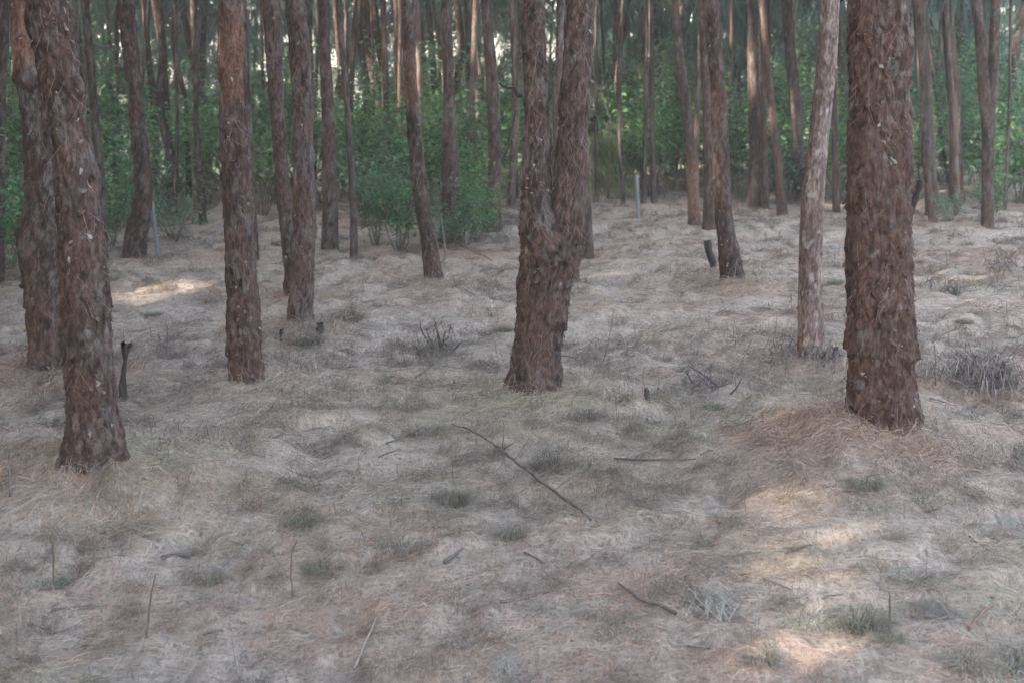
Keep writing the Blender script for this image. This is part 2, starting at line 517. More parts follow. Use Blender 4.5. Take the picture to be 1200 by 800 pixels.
def wisp_meshes(seed, hgt, rad, n_br, ns, base):
    r = np.random.default_rng(seed)
    gs = Geo(); gf = Geo()
    top = np.array([r.normal(0, .12), r.normal(0, .12), hgt])
    path = wander((0, 0, -.1), top, 12, .03, seed)
    V, Q = tube(path, [.03, .006], 6, cap=False); gs.add(V, Q, np.array([.13, .105, .092]))
    for k in range(n_br):
        t = r.uniform(.22, 1.0); p0 = np.array([np.interp(t, np.linspace(0, 1, 12), path[:, q]) for q in range(3)])
        a = r.uniform(0, 2 * PI); ln = rad * (1.15 - .7 * t) * r.uniform(.5, 1.2)
        br = wander(p0, p0 + np.array([math.cos(a) * ln, math.sin(a) * ln, ln * r.uniform(.1, .7)]), 5, .06, seed * 91 + k)
        br[:, 2] -= np.linspace(0, 1, 5) ** 2 * ln * .4
        V, Q = tube(br, [.009, .003], 4, cap=False); gs.add(V, Q, np.array([.13, .105, .092]))
        n = int(ns * r.uniform(.6, 1.3))
        tt = r.uniform(.2, 1.05, n)
        o = np.stack([np.interp(tt, np.linspace(0, 1, 5), br[:, q]) for q in range(3)], -1) + r.normal(0, .05, (n, 3))
        tone = r.uniform(.65, 1.4) * r.uniform(.75, 1.25, (n, 1))
        gf.add(*strands(o, r, (.16, .36), .013, .9, .5, np.array(base) * tone + r.uniform(0, .01, (n, 3))))
    return gs.mesh('stem', M_wood), gf.mesh('foliage', M_wisp)

HIGH = [crown_mesh(100 + k, 4.9, 11.5, 2.2, 20, 16, (.3, .6), .03) for k in range(4)]
DENSE = [crown_mesh(110 + k, 3.2, 11.5, 2.6, 52, 90, (.35, .7), .055) for k in range(4)]
LOWC = [crown_mesh(120 + k, 2.4, 6.2, 1.7, 25, 40, (.2, .42), .014, (.068, .112, .088)) for k in range(4)]

trees = []                       # base position, radius: used to heap the litter up
crown_objs = []

def plant_tree(label, pts, Y=None, mound=(0.0, .5), detail=0, height=11.5, group=None, grey=-.2, red=0.0, patch=None, fleck=.28,
               second=None, stubs=(), crown=None, lean=None, flare=.3, rough=1.0, hair=300, flakes=220, seed=None, name='pine_tree', tone=1.0):
    """pts: trunk in the photograph as (column, row, width), base first; patch rows are given as (row_low, row_high, strength)"""
    seed = seed if seed is not None else len(trees) + 1
    r = np.random.default_rng(seed + 900)
    px, py, w = pts[0]
    b = ground_hit(px, py, mound[0]) if Y is None else at_depth(px, Y)
    if Y is None:
        b = np.array([b[0], b[1], float(H_base(b[0], b[1])) + mound[0]])
    if mound[0]:
        mounds.append((b[0], b[1], mound[0], mound[1]))
    ln = lean if lean is not None else r.normal(0, .03)
    if detail <= 1:
        pts = [(q[0], q[1], q[2] * .88) for q in pts]
    def W3(q, w_):
        d = ray(*q)
        # plane through the base that leans away by ln per metre of height
        # y = by + ln*(z-bz)
        t = (b[1] + ln * (CAMZ - b[2])) / (d[1] - ln * d[2])
        P = CAM + d * t
        return [P[0] - b[0], P[1] - b[1], P[2] - b[2], w_ / 2 * t / F]
    L = [W3((q[0], q[1]), q[2]) for q in pts]
    L[0][0] = L[0][1] = L[0][2] = 0.0
    def extend(L, hh):
        x, y, z, rr = L[-1]; x0, y0, z0, _ = L[-2]
        sx, sy = (x - x0) / (z - z0), (y - y0) / (z - z0)
        zz = z
        while zz < hh - .5:
            st = min(1.6, hh - zz); zz += st
            sx = sx * .75 + r.normal(0, .02); sy = sy * .75 + r.normal(0, .02)
            x += sx * st; y += sy * st
            L.append([x, y, zz, max(.02, rr * (1 - .8 * (zz - z) / (hh - z)))])
        return L
    zvis = L[-1][2] + .35
    L = extend(L, height)
    R0 = L[0][3]
    dist = depth(b)
    nseg, dz = (120, .008) if detail == 3 else (72, .014) if detail == 2 else (28, .04) if detail == 1 else (14, .09)
    pz = None
    if patch:
        pz = (W3((px, patch[0]), 1)[2], W3((px, patch[1]), 1)[2], patch[2])
    root = thing(name, label, 'tree', b, 0, group)
    me, f, V, zs = trunk_mesh('trunk', L, seed, nseg, dz, zvis, rough, grey, red, pz, fleck, flare, tone=tone)
    tr = obj('trunk', me, root)
    if detail >= 2:
        obj('loose_bark', loose_bark(f, .02, zvis, V, zs, flakes, hair, seed, grey), root)['kind'] = 'stuff'
    if second:
        L2 = extend([W3((q[0], q[1]), q[2]) for q in second], height * .93)
        me2, f2, V2, zs2 = trunk_mesh('stem', L2, seed + 400, nseg, dz, zvis, rough, grey, red, pz, fleck, 0, sink=.05)
        obj('stem', me2, root)
        if detail >= 2:
            obj('loose_bark', loose_bark(f2, L2[0][2] + .1, zvis, V2, zs2, flakes // 2, hair, seed + 5, grey), root)['kind'] = 'stuff'
    for k, st in enumerate(stubs):   # broken branch stubs: photo points base -> tip, widths
        q = [W3((s_[0], s_[1]), s_[2]) for s_ in st]
        path = np.array([p_[:3] for p_ in q])
        path = np.stack([np.interp(np.linspace(0, 1, 7), np.linspace(0, 1, len(path)), path[:, a]) for a in range(3)], -1)
        path[1:-1] += np.random.default_rng(seed + k).normal(0, .006, (5, 3))
        V_, Q_ = tube(path, [p_[3] for p_ in q], 8, .25, seed)
        g = Geo(); g.add(V_, Q_, DARK * 1.15); obj('branch_stub', g.mesh('branch_stub', M_wood), root)
    ctop = f(np.array([4.6]))[0]
    cm = crown or HIGH[seed % 4]
    c_ = obj('crown', cm, root, (ctop[0], ctop[1], 0), r.uniform(0, 6.28))
    crown_objs.append(c_)
    trees.append((b, R0))
    return root

T = plant_tree
# nearest trunks ----------------------------------------------------------------------------------------------------------------
T('thick leaning red-brown trunk with shaggy bark, a dark broken stick behind it',
  [(113, 545, 70), (108, 470, 54), (102, 400, 52), (97, 300, 52), (92, 240, 51), (82, 150, 48), (69, 70, 49), (57, 0, 51)], mound=(.11, .42), detail=3, seed=1,
  flare=.26, red=.08, grey=-.22, hair=320, flakes=800)
T('trunk half hidden behind the thick leaning one, with a knobbly burl on its outer edge',
  [(58, 435, 38), (54, 350, 44), (50, 300, 48), (50, 240, 40), (47, 150, 38), (37, 70, 40), (30, 0, 38)], detail=2, seed=2, grey=-.1, red=.05, patch=(70, -20, .7),  # patch puts the sun's warm glow into the upper bark colour
  stubs=[((34, 300, 22), (26, 280, 16), (20, 268, 6)), ((36, 338, 8), (24, 334, 5))])
T('straight red-brown trunk with a smooth orange section of bark and a dark knot',
  [(288, 446, 38), (286, 400, 37), (283, 320, 35), (279, 240, 34), (276, 180, 32), (272, 120, 28), (270, 60, 28), (271, 0, 29)], mound=(.03, .4), detail=3, seed=3,
  flare=.08, patch=(128, 18, 1.0), red=.12, grey=-.3, hair=300, flakes=520, stubs=[((264, 137, 9), (258, 137, 7))])
T('trunk with grey upper bark and a reddish foot, standing by a short dark stump',
  [(351, 385, 28), (354, 330, 26), (357, 250, 25), (355, 180, 24), (354, 100, 24), (350, 50, 24), (345, 0, 23)], mound=(.05, .4), detail=2, seed=4, grey=.02, red=.08)
T('slender dark trunk standing just behind and left of the grey-topped one',
  [(343, 350, 17), (340, 300, 18), (335, 250, 18), (328, 170, 17), (323, 100, 17), (317, 0, 18)], detail=2, seed=5, grey=-.15, hair=80, flakes=120)
T('big forked trunk, two stems above a shaggy bole draped with needles',
  [(625, 455, 56), (628, 430, 54), (633, 380, 56), (639, 335, 64), (642, 295, 70), (633, 258, 48), (629, 225, 36), (629, 190, 31), (629, 120, 27), (626, 60, 26), (625, 0, 26)],
  mound=(.07, .55), detail=3, seed=6, flare=.24, grey=-.24, red=.05, hair=800, flakes=520,
  second=[(640, 380, 30), (652, 320, 40), (664, 265, 42), (667, 220, 39), (672, 150, 35), (676, 80, 33), (681, 0, 32)],
  stubs=[((610, 112, 5), (598, 104, 4), (585, 97, 3)), ((694, 140, 7), (699, 137, 3))])
T('broad straight reddish trunk rising from a raised mound of needles, bark flaking in pale chips',
  [(1035, 490, 77), (1033, 420, 73), (1031, 330, 71), (1031, 250, 71), (1031, 150, 72), (1030, 70, 72), (1029, 0, 70)], mound=(.20, .62), detail=3, seed=7,
  flare=.12, red=.14, grey=-.28, hair=320, flakes=950, fleck=.4, stubs=[((1066, 250, 12), (1073, 232, 11), (1079, 212, 8))])
T('slim pale trunk with smooth speckled bark, foot in a ring of needles',
  [(951, 412, 31), (950, 370, 29), (950, 300, 27), (953, 230, 26), (960, 160, 23), (967, 90, 23), (971, 40, 22), (973, 0, 22)], mound=(.07, .3), detail=3, seed=8, rough=.3, tone=2.0,
  flare=.1, grey=.42, red=.2, fleck=.5, hair=30, flakes=25, stubs=[((968, 116, 14), (975, 116, 8)), ((979, 8, 4), (988, 0, 3))])
T('leaning brown trunk with a short black stick upright beside its foot',
  [(859, 332, 25), (854, 300, 22), (848, 250, 20), (845, 180, 19), (841, 100, 18), (836, 40, 18), (834, 0, 20)], mound=(.03, .35), detail=2, seed=9, grey=-.15, hair=80, flakes=120)
T('leaning trunk behind the shrubs with an orange streak and a flat cut foot',
  [(508, 331, 19), (503, 290, 18), (496, 250, 17), (488, 180, 17), (483, 120, 16), (479, 50, 15), (478, 0, 15)], detail=2, seed=10, grey=-.05, patch=(150, 70, .6), hair=60, flakes=90)
T('brown trunk swelling at the foot among leafy shrubs, an angled bare branch on its right',
  [(577, 277, 24), (578, 240, 21), (580, 200, 19), (579, 150, 17), (577, 100, 16), (573, 50, 14), (570, 0, 14)], detail=1, seed=11, grey=-.12, red=.1,
  stubs=[((583, 205, 4), (595, 175, 3), (604, 130, 2))])
T('thick trunk with a flared foot standing deep in green shrubs',
  [(528, 284, 26), (528, 245, 24), (528, 200, 22), (527, 150, 17), (526, 100, 15), (524, 50, 14), (523, 0, 14)], detail=1, seed=12, grey=-.05)
T('trunk with a sinuous bend low down, dark brown, by a thin white post',
  [(157, 302, 24), (158, 285, 24), (164, 255, 23), (168, 225, 20), (167, 200, 19), (162, 150, 18), (157, 100, 17), (152, 50, 18), (147, 0, 18)], detail=2, seed=13, grey=-.15, hair=40, flakes=80)
T('straight mid-distance trunk, first to the right of the grey-topped one',
  [(387, 293, 19), (387, 250, 19), (386, 200, 18), (385, 150, 17), (383, 100, 16), (381, 50, 14), (380, 0, 14)], detail=1, seed=14, grey=-.1)
T('very thin upright pole-like trunk with a pale upper half, near the leafy shrubs',
  [(415, 302, 10), (414, 250, 9), (412, 200, 9), (408, 140, 8), (403, 80, 8), (399, 30, 8), (397, 0, 8)], detail=1, seed=15, grey=.1)
T('dark thin trunk with a short flared foot hidden behind the orange-barked trunk',
  [(298, 304, 12), (297, 270, 11), (294, 200, 10), (290, 120, 10), (287, 60, 9), (284, 0, 9)], detail=1, seed=16, grey=-.2)
T('slender trunk with a raw red lower half and pale sawdust at its foot',
  [(814, 263, 16), (812, 220, 15), (810, 185, 15), (805, 140, 14), (799, 90, 14), (793, 40, 13), (789, 0, 13)], detail=1, seed=17, patch=(262, 180, .65), grey=.1, red=.1)
T('brown trunk directly behind the leaning one, partly covered by it',
  [(831, 270, 15), (831, 220, 14), (830, 160, 13), (828, 100, 12), (825, 50, 12), (823, 0, 12)], detail=1, seed=18, grey=-.15)
T('stout far trunk, left one of a close pair with touching feet',
  [(884, 244, 16), (885, 200, 15), (886, 150, 13), (884, 100, 12), (881, 50, 11), (878, 0, 10)], detail=1, seed=19, grey=-.05)
T('thinner reddish far trunk, right one of a close pair with touching feet',
  [(897, 246, 9), (896, 210, 9), (895, 160, 8), (894, 100, 8), (893, 50, 7), (892, 0, 7)], detail=1, seed=20, red=.1)
T('thin red leaning trunk, alone between the close pair and the pale speckled trunk',
  [(917, 254, 12), (914, 220, 11), (909, 170, 11), (904, 120, 9), (898, 60, 9), (893, 0, 9)], detail=1, seed=21, red=.15, grey=-.25)
T('tall dark trunk whose foot is hidden behind the pale speckled trunk',
  [(938, 238, 15), (937, 200, 15), (934, 150, 15), (930, 100, 15), (925, 50, 14), (921, 0, 14)], detail=1, seed=22, grey=-.1)
T('dark forked trunk wrapped in creeper leaves at its foot near the frame edge',
  [(1157, 268, 13), (1157, 230, 14), (1158, 190, 15), (1158, 150, 18), (1154, 110, 16), (1149, 50, 14), (1144, 0, 14)], detail=1, seed=23, grey=-.05,
  second=[(1158, 150, 14), (1163, 100, 12), (1165, 50, 11), (1167, 0, 11)])
T('straight trunk with red lower bark and grey top, behind the broad mound-standing one',
  [(1121, 240, 19), (1120, 200, 17), (1119, 150, 17), (1117, 100, 17), (1113, 50, 16), (1110, 0, 16)], detail=1, seed=24, grey=-.02, patch=(240, 190, .4))
T('thin crooked trunk close to the right flank of the broad mound-standing one',
  [(1093, 262, 9), (1090, 235, 9), (1086, 200, 10), (1084, 150, 11), (1082, 90, 11), (1080, 40, 11), (1078, 0, 11)], detail=1, seed=25, grey=.08)
T('light grey slender trunk seen just past the right edge of the thick leaning one',
  [(122, 306, 11), (120, 250, 10), (117, 200, 11), (112, 150, 11), (108, 100, 11), (104, 50, 11), (99, 0, 11)], detail=1, seed=26, grey=.15)
T('dark trunk leaning out of the picture at the upper corner',
  [(-6, 330, 20), (-4, 250, 20), (-1, 150, 18), (0, 80, 18), (3, 40, 17), (5, 0, 16)], detail=1, seed=27, grey=-.2, red=-.2)
T('short-footed brown trunk showing behind the right side of the forked one',
  [(687, 305, 19), (686, 270, 19), (684, 200, 16), (680, 100, 15), (676, 0, 14)], detail=1, seed=28, grey=-.15, red=-.05)
T('red flared trunk foot peeping out from behind the forked trunk',
  [(671, 334, 18), (669, 300, 14), (671, 200, 13), (676, 100, 13), (680, 0, 13)], detail=1, seed=29, grey=-.25, red=.2)
T('grey trunk visible only through the gap of the forked trunk',
  [(648, 280, 13), (650, 230, 12), (653, 150, 12), (655, 80, 11), (657, 0, 11)], detail=1, seed=30, grey=.2, tone=1.5)

# mid-distance slim trunks: column of foot, column at the top edge of the photo, distance, width -----------------------------------
MID = [
 (200, 186, 13.6, 11, 'slim grey-brown trunk just right of the bent one'), (205, 181, 15.5, 12, 'slim trunk tucked behind another, right of the bent one'),
 (238, 226, 12.6, 8, 'thin dark trunk with curved foot, left of the orange-barked one'), (222, 205, 14.5, 7, 'thin pale-streaked trunk, second left of the orange-barked one'),
 (246, 214, 17.5, 9, 'thin leaning trunk close left of the orange-barked one'), (460, 427, 17.0, 14, 'dark trunk behind the shrubs, left of the orange-streaked one'),
 (445, 420, 18.5, 12, 'dark trunk in a tight trio behind the shrubs'), (470, 437, 19.0, 11, 'reddish trunk in a tight trio behind the shrubs'),
 (500, 490, 17.5, 9, 'thin dark trunk right behind the orange-streaked one'), (514, 501, 18.5, 9, 'thin trunk between the orange-streaked and the flared one'),
 (549, 535, 15.0, 11, 'reddish trunk between the flared one and the one with the bare branch'), (554, 552, 21.0, 12, 'blurred dark trunk under the sky gaps, in the middle distance'),
 (603, 606, 14.5, 8, 'thin dark trunk close left of the forked one'), (714, 722, 16.5, 9, 'dark thin trunk, first right of the forked one'),
 (738, 735, 19.0, 8, 'grey thin trunk, second right of the forked one'), (752, 756, 17.5, 10, 'dark leaning trunk behind the pale post'),
 (771, 768, 19.5, 8, 'slim dark trunk right of the pale post'), (794, 805, 20.0, 9, 'slim trunk crossing behind the red-footed one'),
 (868, 858, 19.0, 7, 'thin trunk between the leaning one and the close pair'), (940, 908, 21.0, 9, 'pale thin trunk crossing behind the dark one, leaning strongly'),
 (990, 982, 18.0, 9, 'grey thin trunk left of the broad mound-standing one'), (1132, 1126, 19.0, 12, 'trunk seen behind the red-barked one, near the edge shrubs'),
 (1172, 1200, 18.0, 12, 'trunk leaning strongly outward under the bright sky gap'), (24, 12, 13.0, 7, 'thin bare trunk leaning among the edge shrubs'),
 (405, 392, 16.0, 9, 'thin trunk showing between the pole-like one and the straight one'), (366, 362, 18.0, 10, 'dim trunk close behind the grey-topped one'),
 (232, 240, 20.0, 9, 'dim trunk far behind the orange-barked one'), (182, 172, 19.0, 9, 'dim far trunk between the bent one and the slim pair'),
 (1060, 1058, 21.0, 11, 'dim trunk hugging the right edge of the broad mound-standing one'), (808, 815, 22.0, 8, 'dim far trunk behind the red-footed one'),
]
for k, (xb, xt, Y, w, lab) in enumerate(MID):
    pt = at_depth(xb, Y)
    d = pt - CAM
    row = 400 - F * np.dot(d, UP) / np.dot(d, FWD)
    rr = np.random.default_rng(k + 3)
    n = 5
    rows = np.linspace(row, 0, n); cols = np.linspace(xb, xt, n) + np.r_[0, rr.normal(0, 2.0, n - 2), 0]
    T(lab, [(cols[q], rows[q], w * (1.15, 1.0, .95, .9, .85)[q]) for q in range(n)], Y=Y, detail=1, seed=60 + k, grey=rr.uniform(-.2, .15), red=rr.uniform(-.05, .1),
      crown=LOWC[k % 4] if Y > 16 else None)

# crowded far rows ------------------------------------------------------------------------------------------------------------------
far = []
tries = 0
while len(far) < 140 and tries < 9000:
    tries += 1
    Y = 13.3 + 16 * rng.uniform(0, 1) ** 1.9; px = rng.uniform(-60, 1260)
    if any(abs(px - q[0]) < 7 and abs(Y - q[1]) < 5 for q in far):
        continue
    far.append((px, Y))
for k, (px, Y) in enumerate(far):
    b = at_depth(px, Y); d = b - CAM
    row = 400 - F * np.dot(d, UP) / np.dot(d, FWD)
    w = rng.uniform(.035, .085) * F / depth(b)
    tl = rng.normal(-6, 10)
    T('slim trunk among the crowded far rows, blurred grey-brown between shrubs and hanging foliage',
      [(px, row, w * 1.1), (px + tl * .4 + rng.normal(0, 2), row * .6, w), (px + tl, 0, w * .85)], Y=Y, detail=0, seed=200 + k, grey=rng.uniform(-.2, .15),
      crown=LOWC[k % 4], group='crowded far trunks', height=10.5, rough=.45, tone=rng.uniform(.85, 1.6))

# ------------------------------------------------------------------ ground
def axis(segs):
    out = []
    for a, b, s in segs:
        out.append(np.arange(a, b, s))
    return np.concatenate(out + [[segs[-1][1]]])
XS = axis([(-120, -60, 20), (-60, -20, 4), (-20, -8, .4), (-8, -3.2, .06), (-3.2, 3.2, .026), (3.2, 8, .06), (8, 20, .4), (20, 60, 4), (60, 120, 20)])
ys = [-60, -40, -25, -15, -10, -7, -5, -3.5, -2.5, -1.5, -.8, -.2, .4, .9, 1.3, 1.7, 2.0, 2.2]
y = 2.35
while y < 14:
    ys.append(y); y += max(.022, y * .0055)
while y < 190:
    ys.append(y); y += y * .02
YS = np.array(ys + [195.0])
GX, GY = np.meshgrid(XS, YS)
GZ = H_full(GX, GY)
def Hs(x, y):
    x = np.asarray(x, float); y = np.asarray(y, float)
    i = np.clip(np.searchsorted(XS, x) - 1, 0, len(XS) - 2); j = np.clip(np.searchsorted(YS, y) - 1, 0, len(YS) - 2)
    u = (x - XS[i]) / (XS[i + 1] - XS[i]); v = (y - YS[j]) / (YS[j + 1] - YS[j])
    return (GZ[j, i] * (1 - u) * (1 - v) + GZ[j, i + 1] * u * (1 - v) + GZ[j + 1, i] * (1 - u) * v + GZ[j + 1, i + 1] * u * v)
nx, ny = len(XS), len(YS)
ii = (np.arange(ny - 1)[:, None] * nx + np.arange(nx - 1)[None]).ravel()
GQ = np.stack([ii, ii + 1, ii + nx + 1, ii + nx], -1)
gr = obj('ground', mesh_np('ground', np.stack([GX, GY, GZ], -1).reshape(-1, 3), GQ, M_ground))
gr['kind'] = 'structure'

# ------------------------------------------------------------------ needle litter: far too many to count
def litter():
    r = rng
    VV = []; CC = []
    def clumps(x, y, per, spread, Lr, wfac, lift, red=0.0, radial=None, dark=1.0):
        n = len(x)
        flow = 2.4 * fbm(P2(x, y, 1.3), 2, 71) + .35
        ang = flow + r.normal(0, 1.25, n)
        if radial is not None:
            ang = radial + r.normal(0, .6, n)
        pick = r.uniform(0, 1, n) + .25 * vnoise(P2(x, y, 1.1), 77)
        rm = fbm(P2(x, y, .8), 2, 81) + red
        base = np.where((pick < .13)[:, None], [.19, .15, .125], np.where((pick < .86)[:, None], [.36, .30, .255], np.where((pick < .98)[:, None], [.50, .435, .37], [.33, .33, .25])))
        base = np.where(((rm > .15) & (r.uniform(0, 1, n) < .5))[:, None], base * [1.02, .84, .76], base)
        gm = fbm(P2(x, y, .9), 2, 91)
        base = np.where(((gm > .28) & (r.uniform(0, 1, n) < .35))[:, None], base * [.84, .95, .80], base)
        base = base * dark
        idx = np.repeat(np.arange(n), per); m = len(idx)
        X = x[idx] + r.normal(0, spread, m); Y = y[idx] + r.normal(0, spread, m)
        A = ang[idx] + r.normal(0, .62, m)
        L = r.uniform(*Lr, m)
        dist = np.hypot(X, Y)
        w = np.maximum(.0008, dist * wfac) * r.uniform(.7, 1.3, m)
        bend = r.normal(0, .28, m)
        pts = []
        lf = np.abs(r.normal(0, lift, m)) * (1 + (r.uniform(0, 1, m) < .04) * 2)
        end = r.uniform(0, 1, m)
        for t, hz in ((-.5, .15), (0, 1.0), (.5, None)):
            px = X + np.cos(A + bend * t * 2) * L * t; py = Y + np.sin(A + bend * t * 2) * L * t
            hh = lf * (hz if hz is not None else end * 1.3)
            pts.append(np.stack([px, py, Hs(px, py) + .002 + hh], -1))
        roll = r.uniform(-.9, .9, m)
        Wv = np.stack([-np.sin(A) * np.cos(roll), np.cos(A) * np.cos(roll), np.sin(roll)], -1) * w[:, None] * .5
        VV.append(np.stack([pts[0] - Wv * .6, pts[0] + Wv * .6, pts[1] - Wv, pts[1] + Wv, pts[2] - Wv * .5, pts[2] + Wv * .5], 1).reshape(-1, 3))
        CC.append(np.repeat(base[idx] * np.array([1.02, .925, .82]) * r.uniform(.6, 1.32, (m, 1)), 6, 0))
    def field(n, y0, y1, side):
        u = r.uniform(0, 1, n)
        y = np.sqrt(y0 * y0 + u * (y1 * y1 - y0 * y0))
        x = r.uniform(-1, 1, n) * (y * .42 + side)
        return x, y
    def thin(x, y, k=.35):
        keep = r.uniform(0, 1, len(x)) < k + (1 - k) * ss(-.25, .35, fbm(P2(x, y, 3.1), 2, 61))
        return x[keep], y[keep]
    x, y = thin(*field(36000, 2.5, 6.2, .7)); clumps(x, y, 11, .045, (.03, .09), .00020, .004)
    x, y = thin(*field(9000, 2.5, 6.2, .7), k=.1); clumps(x, y, 11, .035, (.035, .10), .00020, .009, .05)
    x, y = thin(*field(18000, 6, 10.5, .7)); clumps(x, y, 8, .06, (.04, .11), .00025, .005)
    x, y = thin(*field(9000, 10, 18, .8)); clumps(x, y, 6, .08, (.05, .14), .00028, .006)
    for n_, y0, y1, sp in ((700, 2.5, 7, .022), (420, 2.5, 7, .05), (900, 6.5, 17, .045), (500, 6.5, 17, .085)):
        x, y = field(n_, y0, y1, .7)
        rr_ = np.repeat(np.arange(n_), 9)
        clumps(x[rr_] + r.normal(0, sp, len(rr_)), y[rr_] + r.normal(0, sp * .7, len(rr_)), 7, .02, (.03, .09), .0003, .022, dark=.46)
    # heaps round the feet of the near trunks
    for (b, R0) in trees[:10]:
        d = depth(b)
        n = int(800 * min(1, 6 / d) * (2.3 if abs(b[0] - 1.6) < .4 and d < 7 else 1))
        a = r.uniform(0, 2 * PI, n)
        q = R0 * 1.02 + np.abs(r.normal(0, .16 if d > 7 else .24, n))
        x = b[0] + np.cos(a) * q; y = b[1] + np.sin(a) * q
        clumps(x, y, 9, .035, (.05, .15), .00022, .016, .13, a + np.where(r.uniform(0, 1, n) < .5, PI / 2, 0))
    V = np.concatenate(VV); n = len(V) // 6
    b = np.arange(n)[:, None] * 6
    Q = np.concatenate([b + np.array([0, 1, 3, 2]), b + np.array([2, 3, 5, 4])])
    o = obj('needle_litter', mesh_np('needle_litter', V, Q, M_needle, np.concatenate(CC)))
    o['kind'] = 'stuff'
    print('litter needles', n)
litter()

def on_ground(px, py):
    d = ray(px, py); t = np.arange(1.5, 40, .005)
    q = CAM + d * t[:, None]
    bl = q[:, 2] < Hs(q[:, 0], q[:, 1])
    return q[int(np.argmax(bl))]

# ------------------------------------------------------------------ understorey
G_DARK = (.062, .155, .052); G_MID = (.082, .205, .058); G_BLUE = (.085, .170, .095); G_LIME = (.14, .24, .05)
SH = [shrub_meshes(300 + k, h, rd, 9, n, sz, c) for k, (h, rd, n, sz, c) in enumerate([
    (1.7, .75, 900, .105, G_DARK), (2.2, .8, 1100, .10, G_MID), (1.3, .7, 700, .095, G_BLUE), (2.8, .9, 1300, .11, G_DARK), (2.0, .7, 800, .10, G_LIME)])]
WI = [wisp_meshes(330 + k, h, rd, nb, 46, c) for k, (h, rd, nb, c) in enumerate([
    (4.2, 1.0, 60, (.068, .125, .092)), (3.4, .8, 50, (.060, .118, .078)), (5.0, 1.1, 72, (.076, .130, .102))])]

def shrub(px, Y, v, sc, label, group, name='broadleaf_shrub', bank=SH, cat='shrub'):
    b = at_depth(px, Y); b[2] = float(Hs(b[0], b[1]))
    root = thing(name, label, cat, b, rng.uniform(0, 6.28), group)
    root.scale = (sc * rng.uniform(.9, 1.1), sc * rng.uniform(.9, 1.1), sc)
    obj('stem', bank[v][0], root); obj('foliage', bank[v][1], root)
    return root

ZONES = [
 ('leafy green shrub crowding the edge behind the two near trunks', 'edge shrubs behind the near trunks',
  [(-40, 9.2, 0, .7), (-8, 9.5, 1, .5), (14, 9.9, 0, .5), (22, 11.2, 0, .7), (8, 12.4, 3, .7), (45, 13, 1, .8), (70, 13.5, 0, .9), (30, 14.5, 3, .8)]),
 ('leafy green shrub in the thicket around the bent trunk', 'thicket around the bent trunk',
  [(114, 10.6, 1, .42), (132, 10.9, 0, .42), (205, 11.2, 2, .45), (138, 12.2, 0, .7), (122, 14, 3, .7), (180, 13.6, 2, .8), (208, 14.6, 1, .7), (248, 13.8, 0, .7), (150, 15.5, 3, .75), (262, 15.5, 3, .7), (228, 16, 1, .8)]),
 ('dark leafy shrub between the orange-barked and the grey-topped trunks', 'shrubs behind the orange-barked trunk',
  [(308, 13, 1, .65), (322, 14.5, 3, .65), (345, 16, 0, .9), (372, 14, 0, .7), (400, 14.6, 1, .75)]),
 ('glossy green shrub of the dense thicket around the orange-streaked trunk', 'dense thicket left of the forked trunk',
  [(440, 10.8, 0, .42), (468, 10.5, 1, .42), (545, 10.4, 2, .42), (558, 10.5, 1, .36), (432, 12.4, 0, .62), (455, 12.0, 2, .7), (476, 12.8, 0, .75), (498, 12.6, 1, .6), (545, 12.2, 0, .7), (558, 11.7, 1, .5), (520, 14, 3, .65), (543, 11.4, 2, .45), (600, 14.2, 1, .75), (580, 15, 3, .65), (440, 15, 1, .8), (490, 15.5, 3, .7), (470, 14, 1, .7), (615, 15.5, 0, .8)]),
 ('green shrub in the loose row right of the forked trunk', 'shrubs right of the forked trunk',
  [(703, 15.4, 2, .9), (732, 14.4, 0, .75), (762, 14.2, 1, .65), (778, 15, 3, .6), (725, 16.5, 3, .7), (798, 14.8, 0, .75), (790, 17, 4, .9), (845, 15.2, 4, .75), (852, 16, 2, .85), (770, 16, 0, .9), (822, 16.5, 1, .8)]),
 ('far green shrub behind the pair of touching trunks', 'far shrubs behind the close pair',
  [(868, 14.8, 0, .75), (908, 15.2, 1, .65), (926, 14.6, 2, .75), (950, 15.4, 0, .8), (985, 14.8, 1, .65), (1008, 16, 3, .7), (915, 17, 3, .75), (890, 16.5, 4, .7), (975, 16.8, 4, .7)]),
 ('leafy shrub in the thicket right of the broad trunk', 'thicket right of the broad trunk',
  [(1075, 15, 1, .7), (1098, 15.6, 0, .75), (1108, 16.8, 3, .7), (1140, 15, 1, .7), (1172, 14.6, 2, .85), (1196, 14.2, 0, .75), (1185, 16.2, 3, .75), (1150, 17.5, 4, .9), (1225, 14, 1, .8), (1130, 17, 0, .8)]),
]
for lab, grp, rows in ZONES:
    for (px, Y, v, sc) in rows:
        shrub(px, Y, v, sc, lab, grp)
shrub(1114, 12.6, 2, .30, 'low bluish bush on the open needle floor in front of the red-barked trunk', None)
shrub(1160, 12.2, 1, .36, 'leafy creeper-like bush wrapped round the foot of the forked dark trunk', None)
shrub(528, 10.8, 2, .36, 'small pale green bush in front of the thick flared trunk', None)
shrub(518, 10.2, 2, .24, 'low bush at the right of the orange-streaked trunk foot', None)

